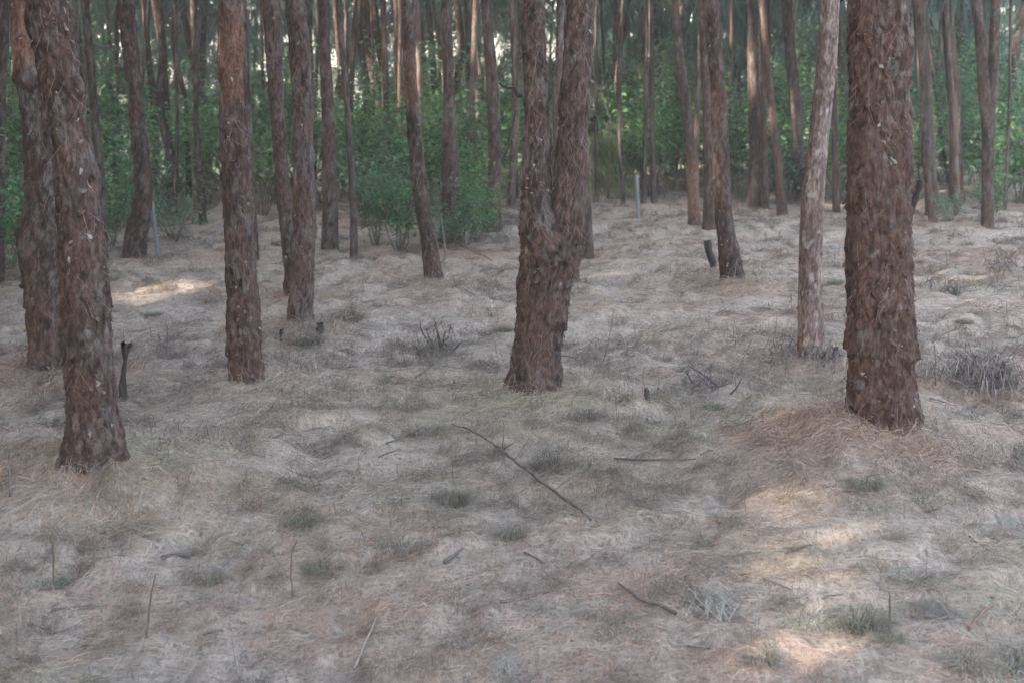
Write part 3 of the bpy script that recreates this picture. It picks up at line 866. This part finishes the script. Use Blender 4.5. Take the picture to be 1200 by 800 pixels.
for k, (px, Y, v) in enumerate([(95, 19, 0), (140, 21, 2), (60, 18, 1), (175, 23, 0), (215, 22, 1), (262, 24, 2), (305, 23, 0), (700, 19, 1), (745, 19, 2), (765, 20, 0), (790, 21, 1), (815, 19, 0), (862, 20, 2), (900, 20, 0), (935, 19, 1), (965, 20, 2), (990, 19, 0), (1015, 21, 1), (1085, 19, 2), (1115, 20, 0), (1150, 19, 1), (345, 24, 1), (408, 22, 2), (455, 24, 0), (505, 23, 1), (560, 24, 2), (600, 22, 0),
                                (640, 21, 1), (705, 24, 2), (735, 25, 1), (845, 27, 2), (880, 26, 1), (910, 28, 0), (955, 27, 2), (1000, 28, 0), (1070, 25, 1), (1110, 27, 2), (1145, 21, 1), (1165, 25, 0), (20, 20, 2), (-20, 17, 0), (1210, 24, 1), (80, 26, 2), (130, 28, 0), (190, 30, 2), (240, 28, 1), (290, 30, 2), (330, 28, 0), (380, 30, 2), (430, 28, 1), (480, 30, 2), (540, 28, 0), (590, 30, 2), (660, 28, 1), (720, 30, 0), (765, 31, 1), (820, 31, 2), (865, 31, 0), (930, 32, 2), (980, 31, 1), (1030, 30, 2), (1090, 31, 0), (1130, 30, 2), (1180, 30, 1), (1230, 29, 2)]):
    shrub(px, Y, v, rng.uniform(.85, 1.1), 'wispy young tree with drooping blue-green needle foliage deep in the wood', 'wispy young trees deep in the wood',
          'young_tree', WI, 'tree')

# two yellowish drooping bushes right of the forked trunk
YW = wisp_meshes(351, 1.5, .55, 26, 60, (.12, .14, .06))
for px, Y, sc, lab in ((712, 14.0, .55, 'yellow-green feathery bush with drooping blades, lower of two beside the forked trunk'),
                       (707, 15.6, .85, 'tall yellowish feathery bush rising behind the lower one beside the forked trunk')):
    shrub(px, Y, 0, sc, lab, None, 'feathery_bush', [YW], 'bush')

# ------------------------------------------------------------------ far-off wood beyond the clearing, sunlit
def far_wood():
    r = np.random.default_rng(77); g = Geo()
    for k in range(150):
        Y = r.uniform(52, 75); x = r.uniform(-.62, .62) * Y
        h = r.uniform(3.0, 7.5); zb = float(H_base(x, Y))
        n = 420
        c = np.array([x, Y, zb + h * .55])
        p = r.normal(0, 1, (n, 3)); p /= np.linalg.norm(p, axis=1)[:, None]
        p = c + p * np.array([1.7, 1.7, h * .5]) * r.uniform(.5, 1.05, (n, 1))
        p[:, 2] = np.maximum(p[:, 2], zb + .1)
        base = np.array([[.07, .13, .035], [.05, .10, .035], [.10, .15, .045]][k % 3])
        g.add(*leaves(p, r, .5, base * r.uniform(.6, 1.4, (n, 1))))
        V, Q = tube(np.array([[x, Y, zb - .2], [x, Y, zb + h * .7]]), [.12, .05], 6, cap=False); g.add(V, Q, np.array([.12, .09, .075]))
    o = obj('far_woods', g.mesh('far_woods', M_leaf)); o['kind'] = 'stuff'
far_wood()

# unseen trees added left and behind, on the sun's side, to shade the floor
def around():
    r = np.random.default_rng(99); g = Geo()
    spots = []
    for k in range(5000):
        x, y = r.uniform(-34, 14), r.uniform(-18, 34)
        if (abs(x) < .46 * max(y, 0) + 2.6 and y > -3.0) or y > 18.5: continue
        if x > -.46 * max(y, 0) - 2.6 or (y < -3 and x > -7): continue
        if any((x - a) ** 2 + (y - b) ** 2 < 2.7 ** 2 for a, b in spots): continue
        spots.append((x, y))
    for k, (x, y) in enumerate(spots):
        zb = float(H_base(x, y))
        path = wander((x, y, zb - .2), (x + r.normal(0, .3), y + r.normal(0, .3), zb + 11), 10, .015, k)
        V, Q = tube(path, [.13, .03], 8, cap=False); g.add(V, Q, RED * .8)
        me = DENSE[k % 4]
        n = len(me.vertices); V = np.empty(n * 3, np.float32); me.vertices.foreach_get('co', V); V = V.reshape(-1, 3)
        a = r.uniform(0, 6.28); ca, sa = math.cos(a), math.sin(a)
        V = np.stack([V[:, 0] * ca - V[:, 1] * sa, V[:, 0] * sa + V[:, 1] * ca, V[:, 2] - r.uniform(0, .8)], -1) * [1.15, 1.15, 1.2] + [x, y, zb]
        cc = np.empty(n * 4, np.float32); me.color_attributes['Col'].data.foreach_get('color', cc)
        nq = len(me.polygons); q = np.empty(nq * 4, np.int32); me.loops.foreach_get('vertex_index', q)
        g.add(V, q.reshape(-1, 4), cc.reshape(-1, 4)[:, :3])
    print('surrounding trees', len(spots))
    o = obj('shade_woods', g.mesh('shade_woods', M_wisp)); o['kind'] = 'stuff'
    return o
woods = around()

# ------------------------------------------------------------------ tufts, sticks and small things
def tuft_mesh(seed, n, hgt, rad, base, dens=1.0):
    r = np.random.default_rng(seed); g = Geo()
    a = r.uniform(0, 2 * PI, n); q = rad * np.sqrt(r.uniform(0, 1, n))
    o = np.stack([np.cos(a) * q, np.sin(a) * q, np.full(n, -.01)], -1)
    out = np.stack([np.cos(a), np.sin(a), np.zeros(n)], -1) * (q / rad)[:, None] + r.normal(0, .35, (n, 3)) * [1, 1, 0]
    l = hgt * r.uniform(.5, 1.2, n)[:, None] * (1.1 - .5 * (q / rad)[:, None])
    mid = o + np.array([0, 0, 1]) * l * .62 + out * l * .45
    end = o + np.array([0, 0, 1]) * l * .50 + out * l * 1.25
    w = np.cross(out + 1e-3, [0, 0, 1.0]); w /= np.linalg.norm(w, axis=1)[:, None] + 1e-9; w *= .0013
    V = np.stack([o - w, o + w, mid - w * .9, mid + w * .9, end - w * .25, end + w * .25], 1).reshape(-1, 3)
    b = np.arange(n)[:, None] * 6
    Q = np.concatenate([b + np.array([0, 1, 3, 2]), b + np.array([2, 3, 5, 4])])
    g.add(V, Q, np.repeat(np.array(base) * r.uniform(.5, 1.45, (n, 1)), 6, 0))
    return g.mesh('grass_tuft', M_grass)
TU = [tuft_mesh(400 + k, n, h, rd, c) for k, (n, h, rd, c) in enumerate([
    (560, .085, .10, (.25, .225, .16)), (420, .055, .13, (.31, .285, .21)), (640, .115, .11, (.21, .19, .13)), (420, .045, .16, (.30, .28, .22)), (500, .085, .10, (.195, .19, .125))])]
def swirl_mesh(seed, n, base):
    r = np.random.default_rng(seed); g = Geo()
    t = r.uniform(0, 1, n); ph = -.6 + 1.5 * t; R = .22 + r.normal(0, .045, n)
    c = np.stack([np.cos(ph) * R - .2, np.sin(ph) * R * .8, np.zeros(n)], -1)
    d = np.stack([-np.sin(ph), np.cos(ph), np.zeros(n)], -1) + r.normal(0, .45, (n, 3)) * [1, 1, .05]
    l = r.uniform(.07, .17, n)[:, None]; h = np.abs(r.normal(0, .011, (n, 1))) + .003
    up = np.array([0, 0, 1.0]); w = np.cross(d, up) * .0006
    bend = np.stack([np.cos(ph), np.sin(ph), 0 * ph], -1) * l * r.normal(-.08, .1, (n, 1))
    a, m_, e = c - d * l * .5 + up * .004, c + up * h + bend, c + d * l * .5 + up * h * r.uniform(.2, 1.5, (n, 1))
    V = np.stack([a - w, a + w, m_ - w, m_ + w, e - w * .4, e + w * .4], 1).reshape(-1, 3)
    b = np.arange(n)[:, None] * 6
    g.add(V, np.concatenate([b + np.array([0, 1, 3, 2]), b + np.array([2, 3, 5, 4])]), np.repeat(np.array(base) * r.uniform(.6, 1.4, (n, 1)), 6, 0))
    return g.mesh('grass_tuft', M_grass)
TU.append(swirl_mesh(431, 260, (.29, .262, .21)))
def tuft(px, py, v, sc, label, group=None, cat='grass tuft'):
    p = on_ground(px, py)
    o = obj('grass_tuft', TU[v], None, (p[0], p[1], p[2]), rng.uniform(0, 6.28))
    sc *= .62
    o.scale = (sc * rng.uniform(.9, 1.2), sc, sc * rng.uniform(.85, 1.1))
    return tag(o, label, cat, group)
for px, py, v, sc, lab in [
    (650, 548, 2, 1.15, 'bushy dark green tuft in the open, just past the long fallen branch'), (672, 552, 0, .8, 'smaller tuft leaning against the bushy dark one by the fallen branch'),
    (530, 588, 2, .95, 'steep-sided dark tuft in front of the long branch'), (356, 610, 0, .95, 'dark round tuft alone in the left foreground'),
    (600, 625, 0, .9, 'flat dark tuft below the long fallen branch'), (473, 635, 1, 1.1, 'pale grey-green tuft below the steep-sided one'),
    (262, 515, 3, 1.5, 'low domed tuft right of the thick leaning trunk'), (165, 495, 0, 1.0, 'dark tuft close by the thick leaning trunk'),
    (1085, 580, 1, 1.2, 'grey-green tuft on the slope of the needle mound'), (360, 400, 4, 1.5, 'green tuft at the foot of the grey-topped trunk'),
    (685, 488, 4, 1.3, 'green blades beside the roots of the forked trunk'), (836, 478, 4, .8, 'small bright tuft in the open, right of the dead twigs'),
    (66, 685, 4, .6, 'thin upright tuft in the lower left'), (1045, 748, 4, .6, 'sprig of grass with a twig, lower right'),
    (830, 700, 5, 1.6, 'pale bleached swirl of grass at the bottom, beside the sunny patch'), (1085, 705, 5, 1.3, 'pale bleached swirl of grass in the lower right'),
    (405, 375, 2, 1.3, 'tall dark grass clump right of the grey-topped trunk'), (508, 415, 2, 1.5, 'dark clump of dead stems in the open middle distance'),
    (1170, 615, 5, 1.6, 'greenish sweep of flattened grass at the right edge'), (1020, 590, 1, .9, 'dull green tuft below the broad trunk'),
    (1010, 465, 1, 0.6, 'tiny tuft touching the broad trunk'), (600, 768, 5, 1.1, 'bleached grass wisp at the bottom, in the centre'), (200, 415, 3, 1.5, 'low green cushion between the near trunks'),
]:
    tuft(px, py, v, sc, lab)
k = 0
while k < 85:
    px, py = rng.uniform(-20, 1220), 300 + 500 * rng.uniform(0, 1) ** 1.5
    p = on_ground(px, py)
    if any(np.hypot(p[0] - b[0], p[1] - b[1]) < R0 * 2 + .12 for b, R0 in trees[:12]): continue
    tuft(px, py, int(rng.choice([0, 1, 1, 3, 3, 3, 4])), rng.uniform(.5, 1.25), 'small dull green tuft scattered over the open needle floor', 'scattered small tufts')
    k += 1

def stick(pts, rad, label, name='fallen_twig', col=(.10, .08, .07), lift=.012, twigs=(), cat='twig', amp=.012, group=None, nseg=7):
    """pts: photo points lying on the ground (optional third value lifts the point); the thing's origin is at its first point"""
    P = []
    for q in pts:
        p = on_ground(q[0], q[1]); P.append(p + [0, 0, lift + (q[2] if len(q) > 2 else 0)])
    P = np.array(P); o0 = P[0].copy(); P = P - o0
    n = max(8, len(P) * 5)
    t = np.linspace(0, 1, len(P)); u = np.linspace(0, 1, n)
    path = np.stack([np.interp(u, t, P[:, a]) for a in range(3)], -1)
    sd = int(abs(pts[0][0] * 7 + pts[0][1]))
    jit = wander((0, 0, 0), (0, 0, 1e-6), n, 1, sd) * 1e6
    L = np.linalg.norm(P[-1]); r = np.random.default_rng(sd)
    off = np.cumsum(r.normal(0, 1, (n, 3)), 0); off -= off[0] * (1 - u[:, None]) + off[-1] * u[:, None]
    path = path + off / (np.abs(off).max() + 1e-9) * amp * L
    V, Q = tube(path, [q * .68 for q in rad], nseg, .2, sd); g = Geo(); g.add(V, Q, np.array(col))
    for (ti, dx, dy, dz, rr) in twigs:
        s = np.array([np.interp(ti, u, path[:, a]) for a in range(3)])
        e = s + np.array([dx, dy, dz]); tp = wander(s, e, 6, .06, sd + 3); rr = rr * .65
        V, Q = tube(tp, [rr, rr * .4], 5, 0, sd); g.add(V, Q, np.array(col) * 1.1)
    return tag(obj(name, g.mesh(name, M_wood), None, o0), label, cat, group)

stick([(530, 507), (560, 524), (588, 540), (612, 560), (640, 582), (668, 604), (692, 622)], [.004, .008, .009, .008], 'long thin fallen branch lying slantwise across the open ground', 'fallen_branch',
      cat='branch', lift=.04, twigs=[(.35, .0, .02, .12, .005), (.35, .05, -.06, .05, .004), (.3, -.01, -.06, -.05, .006), (.45, .06, .06, .08, .004), (.72, .08, .02, .05, .003)])
stick([(586, 707), (612, 702), (640, 694), (668, 676), (697, 650)], [.009, .007, .004], 'curved reddish twig lying in the foreground, centre', col=(.15, .085, .068), lift=.006)
stick([(724, 690), (748, 708), (770, 715), (792, 726)], [.005, .008, .009], 'dark knobbly twig beside the bleached grass swirl', lift=.02, twigs=[(.5, .05, .05, .04, .004)])
stick([(487, 445), (500, 437), (506, 430, .02), (511, 424, .06)], [.008, .006, .005], 'dark bent twig below the clump of dead stems', lift=.015)
stick([(1095, 500), (1120, 488), (1145, 474), (1170, 459)], [.009, .008, .005], 'straight fallen branch lying behind the broad trunk towards the brush heap', 'fallen_branch', cat='branch', lift=.02)
stick([(453, 522), (475, 513), (495, 503)], [.005, .006, .004], 'short dark twig lying left of the long fallen branch', lift=.01)
stick([(704, 432), (711, 424, .05), (716, 418, .14), (718, 413, .22)], [.005, .004, .003], 'thin curved twig standing up in the open right of the forked trunk')
stick([(793, 437), (806, 432), (815, 425, .03)], [.006, .004], 'thin grey twig near the dead twigs, right of centre')
stick([(858, 445), (868, 436, .04), (880, 424, .1)], [.005, .003], 'thin twig slanting up left of the pale speckled trunk')
stick([(172, 752), (176, 748, .06), (180, 746, .12), (186, 745, .17)], [.005, .004, .003], 'thin dark twig sticking up in the left foreground')
stick([(343, 702), (342, 700, .06), (344, 700, .13), (350, 700, .17)], [.004, .003], 'thin kinked twig sticking up below the dark round tuft')
stick([(64, 690), (65, 688, .08), (66, 688, .16)], [.005, .004], 'stalk rising from the thin upright tuft in the lower left', col=(.10, .10, .06))
stick([(415, 795), (424, 775), (435, 750), (441, 733)], [.006, .005, .003], 'pale stalk slanting in the bottom foreground', col=(.19, .155, .13), lift=.03)
stick([(281, 798), (277, 785, .02), (273, 772, .05)], [.005, .004], 'pale short stalk at the very bottom, left of centre', col=(.19, .155, .13))
stick([(12, 585), (13, 578, .05), (13, 572, .09), (15, 568, .12)], [.006, .004], 'dark hooked stub at the left edge in front of the thick trunk')
stick([(190, 655), (230, 648), (270, 640)], [.012, .010, .007], 'decayed dark stick half sunk in needles in the left foreground', col=(.10, .078, .066), lift=.004)
stick([(520, 662), (532, 655), (543, 645)], [.007, .008, .005], 'short thick dark twig in the centre foreground', lift=.012)
stick([(720, 540), (760, 542), (815, 541)], [.005, .008, .005], 'low dark stick lying right of the bushy tuft', col=(.11, .085, .07), lift=.012, twigs=[(.3, .06, .07, .03, .004)])
stick([(60, 716), (100, 713), (143, 712)], [.009, .011, .006], 'sunken brown stick at the lower left', col=(.12, .085, .07), lift=.004)
stick([(1042, 745), (1041, 742, .06), (1040, 742, .11)], [.005, .004], 'thin dark stalk standing in the sprig of grass, lower right')
stick([(1135, 742), (1145, 730), (1152, 720), (1160, 714)], [.006, .005], 'reddish twig near the bleached swirl, lower right', col=(.17, .09, .07), lift=.015)
stick([(536, 288), (552, 299), (566, 304), (577, 310)], [.013, .013, .008], 'orange-brown fallen limb lying under the shrubs left of the forked trunk', 'fallen_branch', col=(.20, .115, .07), cat='branch', lift=.03)
stick([(246, 292), (256, 283, .06), (267, 275, .2)], [.02, .014], 'pale fallen limb propped behind the orange-barked trunk', 'fallen_branch', col=(.2, .18, .165), cat='branch', lift=.03)
stick([(505, 330), (506, 322, .0), (521, 310, .05), (517, 295, .30)], [.014, .010], 'thin dead stem rising beside the foot of the orange-streaked trunk', 'dead_sapling', cat='dead sapling', lift=.0)

for k in range(46):     # odd bits of twig everywhere
    px_, py_ = rng.uniform(10, 1190), 320 + 460 * rng.uniform(0, 1) ** 1.2
    L_ = rng.uniform(10, 34); sl = rng.normal(0, .28)
    stick([(px_, py_), (px_ + L_ * .5, py_ + L_ * sl * .5 + rng.normal(0, 1)), (px_ + L_, py_ + L_ * sl)], [rng.uniform(.003, .007), .003],
          'small brown twig fallen flat among the dry needles', col=np.array([.12, .09, .075]) * rng.uniform(.6, 1.6), lift=.006, amp=.04, group='small scattered twigs', nseg=5)

def chunk(px, py, tip, w0, w1, label, name, cat, Yoff=0.0, jag=.03, col=DARK * .85):
    """a broken upright stick or stump: foot and tip in the photo"""
    b = on_ground(px, py)
    d = ray(*tip); t = (b[1] + Yoff) / d[1]; e = CAM + d * t
    r_ = np.random.default_rng(int(px))
    path = wander(np.array([0, 0, -.04]), e - b, 9, .03, int(px))
    V, Q = tube(path, [w0, (w0 + w1) / 2, w1], 10, .35, int(px))
    V = V.copy(); top = V[:, 2] > path[-1][2] - .04
    V[top] += r_.normal(0, jag * .35, (top.sum(), 3))
    g = Geo(); g.add(V, Q, np.array(col)); return tag(obj(name, g.mesh(name, M_wood), None, b), label, cat)
chunk(140, 470, (150, 404), .017, .008, 'dark broken stick standing behind the thick leaning trunk', 'broken_stick', 'stick', col=DARK * 1.6)
chunk(838, 316, (829, 283), .030, .022, 'short black stick standing beside the leaning brown trunk', 'broken_stick', 'stick', col=DARK * 1.4)
chunk(374, 393, (375, 379), .020, .014, 'short dark stump beside the grey-topped trunk', 'tree_stump', 'stump', col=DARK * 2, jag=.015)
chunk(330, 400, (329, 386), .011, .007, 'small dark stub left of the grey-topped trunk', 'tree_stump', 'stump', col=DARK * 2, jag=.01)
chunk(760, 470, (757, 455), .013, .009, 'squat dark root stub right of the forked trunk', 'tree_stump', 'stump', col=DARK * 3, jag=.008)
chunk(976, 425, (980, 407), .020, .010, 'dark snapped root curling up beside the pale speckled trunk', 'broken_root', 'root', jag=.01, col=DARK * 2.2)
chunk(800, 447, (803, 446), .014, .012, 'knuckle of dead wood on the ground among the dead twigs', 'broken_root', 'root', col=DARK * 4, jag=.008)

def brush(px, py, n, rad, hgt, label, name, cat, col=(.13, .105, .092), leafy=0):
    b = on_ground(px, py); r = np.random.default_rng(int(px + py)); g = Geo()
    for k in range(n):
        a = r.uniform(0, 2 * PI); q = rad * r.uniform(0, .9)
        s = np.array([math.cos(a) * q, math.sin(a) * q * .6, -.01]); a2 = r.uniform(0, 2 * PI)
        l = r.uniform(.3, 1.1)
        e = s + np.array([math.cos(a2) * rad * l * .8, math.sin(a2) * rad * .4, hgt * r.uniform(.15, 1.0)])
        V, Q = tube(wander(s, e, 6, .08, int(px) * 31 + k), [.005, .002], 5, cap=False)
        g.add(V, Q, np.array(col) * r.uniform(.6, 1.5))
        m = leafy
        if m:
            o = s + (e - s) * r.uniform(.2, 1, (m, 1)) + r.normal(0, .03, (m, 3))
            g.add(*strands(o, r, (.05, .13), .0045, .5, .8, np.array([.15, .125, .11]) * r.uniform(.6, 1.4, (m, 1))))
    return tag(obj(name, g.mesh(name, M_wood), None, b), label, cat)
brush(1147, 452, 34, .24, .17, 'heap of dry grey brushwood and dead sprays lying right of the broad trunk', 'brush_heap', 'brushwood', leafy=26)
brush(820, 458, 12, .22, .12, 'scatter of dark dead twigs right of the forked trunk', 'dead_sprig', 'dead sprig', (.07, .06, .055), 3)
brush(510, 412, 14, .14, .20, 'dead dark sprig standing over the clump of stems in the middle distance', 'dead_sprig', 'dead sprig', (.07, .058, .05), 4)
brush(1120, 345, 12, .24, .13, 'low heap of dead sprays far right, beyond the brushwood', 'brush_heap', 'brushwood', leafy=14)
brush(1185, 315, 14, .30, .18, 'dark dead sprays at the right edge of the clearing', 'brush_heap', 'brushwood', (.10, .085, .075), 14)
brush(955, 425, 40, .20, .07, 'ring of dry needles and sprays heaped at the foot of the pale speckled trunk', 'needle_heap', 'needle heap', (.2, .16, .135), 18)

# pale posts standing in the wood
def post(px, row0, row1, w, label):
    b = ground_hit(px, row0)
    d = ray(px - 3, row1); t = b[1] / d[1]; h = (CAM + d * t)[2] - b[2]; r0 = w / 2 * depth(b) / F
    n = 9
    path = np.stack([np.linspace(0, -.03, n), np.zeros(n), np.linspace(-.15, h, n)], -1)
    V, Q = tube(path, [r0, r0 * .95], 12, .06, int(px)); g = Geo(); g.add(V, Q, np.array([.17, .17, .175]))
    return tag(obj('pale_post', g.mesh('pale_post', M_post), None, b), label, 'post')
post(186, 297, 238, 4.6, 'thin white post standing close right of the bent trunk')
post(749, 256, 206, 4.4, 'thin white post standing among shrubs right of the forked trunk')

def blue_thing():
    b = at_depth(424, 17.2); b[2] = float(Hs(b[0], b[1])); g = Geo()
    prof = [(0, .0), (.035, .0), (.040, .01), (.044, .08), (.047, .09), (.043, .09), (.040, .07), (.0, .07)]
    V = []
    for (rr, z) in prof:
        for k in range(20):
            a = k / 20 * 2 * PI; V.append((rr * math.cos(a), rr * math.sin(a), z))
    Q = [[i * 20 + k, i * 20 + (k + 1) % 20, i * 20 + 20 + (k + 1) % 20, i * 20 + 20 + k] for i in range(1, 6) for k in range(20)]
    g.add(V, Q, np.array([.03, .08, .30]))
    return b, g
# a bucket hung on a stub would hover: stand it on the ground in front of the shrub instead
bp, bg = blue_thing()
hp = at_depth(424, 14.3)
hp[2] = float(Hs(hp[0], hp[1])); tag(obj('blue_bucket', bg.mesh('blue_bucket', M_blue), None, hp), 'small blue plastic container half hidden at the shrub thicket by the pole-like trunk', 'container')

# ------------------------------------------------------------------ light
EL, AZ = math.radians(26), math.radians(205)     # azimuth measured from +x, counter-clockwise: the sun stands left of and a little behind the camera
SUN = np.array([math.cos(EL) * math.cos(AZ), math.cos(EL) * math.sin(AZ), math.sin(EL)])

# gaps in the canopy where the sun comes through
gaps = []
def gap(px, py, rad, pr=.72, Y=None):
    if Y is None:
        p = on_ground(px, py)
    else:
        d = ray(px, py); p = CAM + d * (Y / d[1])
    gaps.append((p, rad, pr))
for q in [(124, 353, .14), (140, 350, .16), (158, 346, .17), (176, 343, .15), (196, 339, .13), (215, 335, .1), (40, 378, .12), (12, 384, .15), (230, 338, .12)]:
    gap(*q)
rs = np.random.default_rng(5)
for k in range(40):     # a loose line of small holes in the canopy lights the strip in front of the broad trunk
    u = ((k + rs.uniform(0, 1)) / 40) ** 1.25
    gap(908 + 50 * u + rs.uniform(-1, 1) * (34 + 30 * u), 572 + 220 * u, .08 - .022 * u, .97)
for k in range(130):     # sun reaching into the thickets behind
    px_, Y_ = rng.uniform(-20, 1220), rng.uniform(12.5, 20)
    b_ = at_depth(px_, Y_); gaps.append((b_ + [0, 0, rng.uniform(.4, 2.0)], rng.uniform(.14, .34), .95))
bA = trees[1][0]; bC = trees[2][0]
gap(20, 50, .16, Y=bA[1]); gap(24, 110, .10, Y=bA[1]); gap(268, 80, .12, Y=bC[1]); gap(268, 40, .1, Y=bC[1])
def carve(o):
    me = o.data
    n = len(me.vertices); V = np.empty(n * 3, np.float32); me.vertices.foreach_get('co', V); V = V.reshape(-1, 3).astype(float)
    nq = len(me.polygons); q = np.empty(nq * 4, np.int32); me.loops.foreach_get('vertex_index', q); q = q.reshape(-1, 4)
    Mw = np.array(o.matrix_world); W = V @ Mw[:3, :3].T + Mw[:3, 3]
    c = W[q].mean(1)
    kill = np.zeros(nq, bool); rg = np.random.default_rng(nq)
    for p, rad, pr in gaps:
        d = c - p; t = d @ SUN
        dist = np.linalg.norm(d - t[:, None] * SUN, axis=1)
        kill |= (t > .5) & (dist < rad + .04) & (rg.uniform(0, 1, nq) < pr)
    if not kill.any(): return 0
    cc = np.empty(n * 4, np.float32); me.color_attributes['Col'].data.foreach_get('color', cc)
    o.data = mesh_np(me.name, V, q[~kill], me.materials[0], cc.reshape(-1, 4)[:, :3])
    return int(kill.sum())
bpy.context.view_layer.update()
print('carved', sum(carve(o) for o in crown_objs + [woods]))

# thin haze hanging in the wood
hz = bpy.data.materials.new('haze'); hz.use_nodes = True
hz.node_tree.nodes.clear()
pv = hz.node_tree.nodes.new('ShaderNodeVolumePrincipled'); ho = hz.node_tree.nodes.new('ShaderNodeOutputMaterial')
pv.inputs['Color'].default_value = (1, .96, .90, 1); pv.inputs['Density'].default_value = .0027
hz.node_tree.links.new(pv.outputs[0], ho.inputs['Volume'])
zlo, zhi = float(GZ.min()) - 1, 15.5
hv = np.array([(x, y, z) for z in (zlo, zhi) for y in (-63, 198) for x in (-123, 123)])
hm = mesh_np('haze', hv, [[0, 2, 3, 1], [4, 5, 7, 6], [0, 1, 5, 4], [2, 6, 7, 3], [0, 4, 6, 2], [1, 3, 7, 5]], hz, None, False)
obj('haze', hm)['kind'] = 'stuff'

W = bpy.data.worlds.new('World'); S.world = W; W.use_nodes = True
nt = W.node_tree
sky = nt.nodes.new('ShaderNodeTexSky'); sky.sky_type = 'NISHITA'; sky.sun_disc = False
sky.sun_elevation = EL
sky.sun_rotation = math.atan2(SUN[0], SUN[1])
sky.dust_density = 5.0; sky.air_density = 1.0; sky.ozone_density = .4
bg_ = nt.nodes['Background']; bg_.inputs['Strength'].default_value = .15
nt.links.new(sky.outputs[0], bg_.inputs['Color'])
sl = bpy.data.lights.new('sun', 'SUN'); sl.energy = 2.0; sl.angle = math.radians(.5); sl.color = (1, .93, .82)
so = bpy.data.objects.new('sun', sl); C.objects.link(so)
so.rotation_euler = Vector(SUN).to_track_quat('Z', 'Y').to_euler()
so.location = (-8, -6, 14)

cd = bpy.data.cameras.new('camera'); cam = bpy.data.objects.new('camera', cd); C.objects.link(cam)
cam.location = CAM; cam.rotation_euler = (PI / 2 - PITCH, 0, 0)
cd.sensor_width = 36; cd.lens = F / 1200 * 36; cd.clip_start = .1; cd.clip_end = 2000
cd.dof.use_dof = True; cd.dof.focus_distance = 5.2; cd.dof.aperture_fstop = cd.lens / 1000 / .010
S.camera = cam

S.view_settings.view_transform = 'Standard'; S.view_settings.look = 'None'; S.view_settings.gamma = 1
S.view_settings.exposure = 3.65
S.render.engine = 'CYCLES'
cy = S.cycles
cy.volume_bounces = 1; cy.max_bounces = 6; cy.diffuse_bounces = 4; cy.glossy_bounces = 2; cy.transmission_bounces = 4; cy.transparent_max_bounces = 8
cy.use_denoising = True
cy.sample_clamp_indirect = 6
cy.use_adaptive_sampling = True; cy.adaptive_threshold = .01
